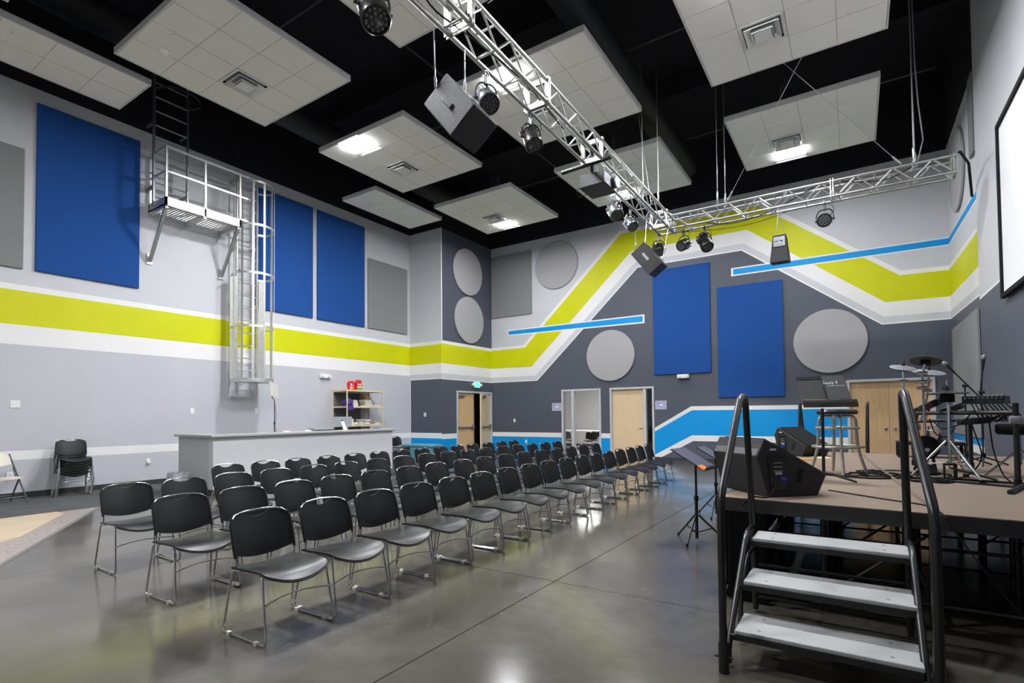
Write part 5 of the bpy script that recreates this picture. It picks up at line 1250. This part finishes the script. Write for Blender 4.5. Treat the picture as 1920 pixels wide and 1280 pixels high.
# drum pads on the rack
for (x, y, z, r, tx) in ((.60, 6.55, 1.46, .10, .5), (.62, 7.25, 1.44, .11, .45), (.85, 7.35, 1.42, .11, .4), (.95, 6.75, 1.30, .13, .1)):
    Mx = Matrix.Translation(W(x, y, z)) @ Matrix.Rotation(-tx, 4, 'Y')
    b = MB(); b.lathe([(r, -.05), (r*1.03, 0), (r*.98, .012), (r*.9, .010)], 28, M=Mx); p = b.build('drum_pad_shell', BLACKM, dk, smooth=40)
    b = MB(); b.lathe([(r*.92, .0), (r*.9, .011), (.001, .013)], 28, M=Mx); b.build('drum_pad_head', flat('pad_head', (60, 60, 64)), p, smooth=40)
    b = MB(); b.cyl(W(x, y, z-.05), W(x-.04, y+.02, 1.27), .010, 8); b.build('pad_arm', CHROME, dk)
# kick pad
b = MB(); Mx = Matrix.Translation(W(.60, 7.0, 1.0)) @ Matrix.Rotation(math.pi/2, 4, 'X'); b.lathe([(.12, -.05), (.125, 0), (.12, .04), (.001, .045)], 26, M=Mx); kp = b.build('kick_pad', BLACKMAT, dk, smooth=40)
b = MB(); b.cyl(W(.52, 7.02, ZS), W(.56, 7.02, 1.0), .015, 8); b.cyl(W(.68, 7.02, ZS), W(.64, 7.02, 1.0), .015, 8); b.build('kick_stand', BLACKM, dk)
b = MB(); b.obox(W(.56, 6.55, ZS+.02), (.09, 0, 0), (0, .32, .05), (0, 0, .012)); b.build('kick_pedal', BLACKM, dk)
b = MB(); b.tube([W(.605, 6.86, ZS+.05), W(.605, 6.92, .98)], .006, 6); b.cyl(W(.605, 6.90, .98), W(.605, 6.96, .98), .022, 10); b.build('kick_beater', CHROME, dk)
for k in range(9):           # hanging leads from the module
    x = .84+.028*k; pts = [W(x, 6.20, 1.485), W(x+.02, 6.14, 1.43), W(x+.05+.008*k, 6.12, 1.33-.012*(k % 4)), W(x+.10, 6.15, 1.28+.01*(k % 3)), W(1.08, 6.12, 1.37)]
    b = MB(); b.tube(fillet(pts, .1, 4), .0055, 6); b.build('lead', BLACKMAT, dk, smooth=50)
for pts in ([(.98, 6.24, 1.33), (1.0, 6.2, 1.0), (1.05, 6.1, .80), (1.09, 5.95, .765)], [(.62, 6.5, 1.28), (.66, 6.3, 1.2), (.80, 6.25, 1.26), (.86, 6.24, 1.35)], [(.60, 6.6, 1.3), (.63, 6.5, 1.15), (.72, 6.45, 1.12), (.78, 6.5, 1.22)], [(.85, 6.2, 1.3), (.93, 6.15, .95), (.80, 6.1, .78), (.60, 6.15, .765)]):
    b = MB(); b.tube(fillet([W(*p) for p in pts], .15, 5), .006, 6); b.build('lead', BLACKMAT, dk, smooth=50)
th = thing('drum_throne', 'round black drum stool partly behind the rack post', 'stool', (1.27, 6.75, ZS+.002))
b = MB(); b.lathe([(.15, .40), (.165, .42), (.165, .48), (.15, .50), (.001, .505)], 28); b.build('seat', BLACKMAT, th, smooth=40)
b = MB(); b.cyl((0, 0, .12), (0, 0, .40), .018, 10); b.build('post', CHROME, th, smooth=50)
for an in (200, 320, 80):
    a = math.radians(an); b = MB(); b.tube([(0, 0, .26), (.28*math.cos(a), .28*math.sin(a), .01)], .011, 8); b.build('leg', CHROME, th, smooth=50)
def mic_stand(x, y, hh, boom, label, tip):
    t = thing('microphone_stand', label, 'microphone stand', (x, y, ZS+.002))
    b = MB(); b.cyl((0, 0, .05), (0, 0, hh), .009, 8); b.build('pole', BLACKM, t, smooth=50)
    for an in (20, 140, 260):
        a = math.radians(an); b = MB(); b.tube([(0, 0, .1), (.24*math.cos(a), .24*math.sin(a), .008)], .009, 8); b.build('leg', BLACKM, t, smooth=50)
    b = MB(); b.lathe([(.02, .08), (.024, .1), (.02, .14)], 10); b.build('hub', BLACKMAT, t)
    b = MB(); b.tube([Vector(boom[0]), Vector(boom[1])], .008, 8); b.build('boom', BLACKM, t, smooth=50)
    b = MB(); b.cyl((-.025, 0, hh), (.03, 0, hh), .018, 10); b.build('boom_clamp', BLACKM, t, smooth=50)
    d = (Vector(boom[1])-Vector(boom[0])).normalized(); e = Vector(boom[1])
    b = MB(); b.tube([e-d*.02, e+d*.10], [.012, .017], 10); m_ = b.build('microphone', BLACKM, t, smooth=50)
    b = MB(); b.tube([e+d*.10, e+d*.115, e+d*.14, e+d*.155], [.018, .026, .024, .008], 12); b.build('mic_grille', GREYC, m_, smooth=50)
mic_stand(1.06, 8.0, .92, ((.13, 0, .78), (-.10, 0, 1.09)), 'black boom microphone stand leaning over the drum kit', None)
mic_stand(1.21, 8.05, .84, ((-.01, 0, .8), (.02, 0, 1.12)), 'upright black microphone stand beside the leaning boom stand', None)
# low table with bottle at stage back
lt = thing('low_table', 'low black table at the back of the stage behind the drums', 'table', (.83, 9.15, ZS+.002))
b = MB(); b.box(-.37, .37, -.20, .20, .17, .21); b.build('table_top', BLACKMAT, lt, bevel=.004)
for sx in (-.35, .35):
    for sy2 in (-.18, .18):
        b = MB(); b.box(sx-.018, sx+.018, sy2-.018, sy2+.018, 0, .17); b.build('leg', BLACKMAT, lt)
wb = thing('water_bottle', 'small bottle with green label on the low stage table', 'bottle', (.52, 9.06, ZS+.212))
b = MB(); b.lathe([(.03, 0), (.032, .02), (.032, .12), (.013, .16), (.013, .175)], 16); b.build('bottle_body', mat('bottle_clear', (214, 224, 218), .15, noise=.05), wb, smooth=40)
b = MB(); b.lathe([(.0325, .02), (.0325, .09)], 16); b.build('bottle_label', flat('label_green', (40, 120, 60)), wb, smooth=40); b = MB(); b.lathe([(.015, .172), (.015, .19)], 10); b.build('cap', WPL, wb)
pb2 = thing('metal_canister', 'shiny metal canister standing on the low stage table', 'canister', (.87, 9.10, ZS+.212))
b = MB(); b.lathe([(.085, 0), (.09, .01), (.09, .20), (.094, .205), (.094, .215), (.085, .215), (.083, .02)], 28); b.build('canister_body', CHROME, pb2, smooth=40)
b = MB(); b.tube([(.09*math.cos(i*math.pi/14), .09*math.sin(i*math.pi/14), .16) for i in range(28)], .004, 6, closed=True); b.build('rim_band', STEEL, pb2, smooth=50)
# cables on the carpet
rc = random.Random(11)
def squiggle(label, c, n, r, rad=.006):
    pts = []; a = rc.uniform(0, 6)
    for i in range(n):
        a += rc.uniform(.5, 1.3); rr = r*rc.uniform(.45, 1.0); pts.append((c[0]+rr*math.cos(a)*.9, c[1]+rr*math.sin(a)*1.6, ZS+.008+.004*(i % 3)))
    return loose(label, pts, rad)
squiggle('black cable coiled on the carpet behind the stool', (.20, 6.35), 14, .22); squiggle('second black cable coiled on the carpet by the stool legs', (.30, 6.5), 12, .26)
squiggle('black cable bunched behind the stool ring', (.12, 6.55), 12, .16); squiggle('thick black cable bunched in front of the drum pedals', (.52, 6.05), 14, .2, .008); squiggle('black cable bunched beside the music stand foot', (.0, 6.2), 10, .15)
squiggle('black cable heaped between stool and drum pedals', (.42, 6.3), 12, .2); squiggle('black cable heaped under the drum rack', (.62, 6.4), 12, .2)
loose('long black cable stretched across the stage carpet towards the corner post', [(-.30, 6.1, ZS+.008), (.1, 5.95, ZS+.008), (.45, 6.15, ZS+.008), (.8, 5.95, ZS+.008), (1.1, 5.8, ZS+.008), (1.5, 5.7, ZS+.008)])
loose('black cable stretched from drum pedals to the side wall', [(.55, 6.3, ZS+.008), (.9, 6.2, ZS+.008), (1.3, 6.1, ZS+.008), (1.7, 6.2, ZS+.008)])
loose('thin black cable running along the near stage edge', [(-.20, 4.9, ZS+.007), (0, 4.72, ZS+.007), (.2, 4.55, ZS+.007), (.36, 4.42, ZS+.007), (.42, 4.12, ZS+.007), (.45, 4.02, .70), (.7, 3.98, .3), (.95, 3.9, .02)], .005)
CV = mat('cord_cover', (124, 108, 94), .7, noise=.05)
b = MB(); a_, c_ = Vector((.10, 8.6, ZS)), Vector((.36, 4.3, ZS)); pts = [Vector((.06, 9.3, ZS+.006)), Vector((.18, 7.2, ZS+.006)), Vector((.40, 4.35, ZS+.006))]
b.tube(fillet(pts, .3, 4), .016, 6); tag(b.build('cord_cover', CV, smooth=50), 'tan flat cord cover taped along the stage carpet', 'cord cover')
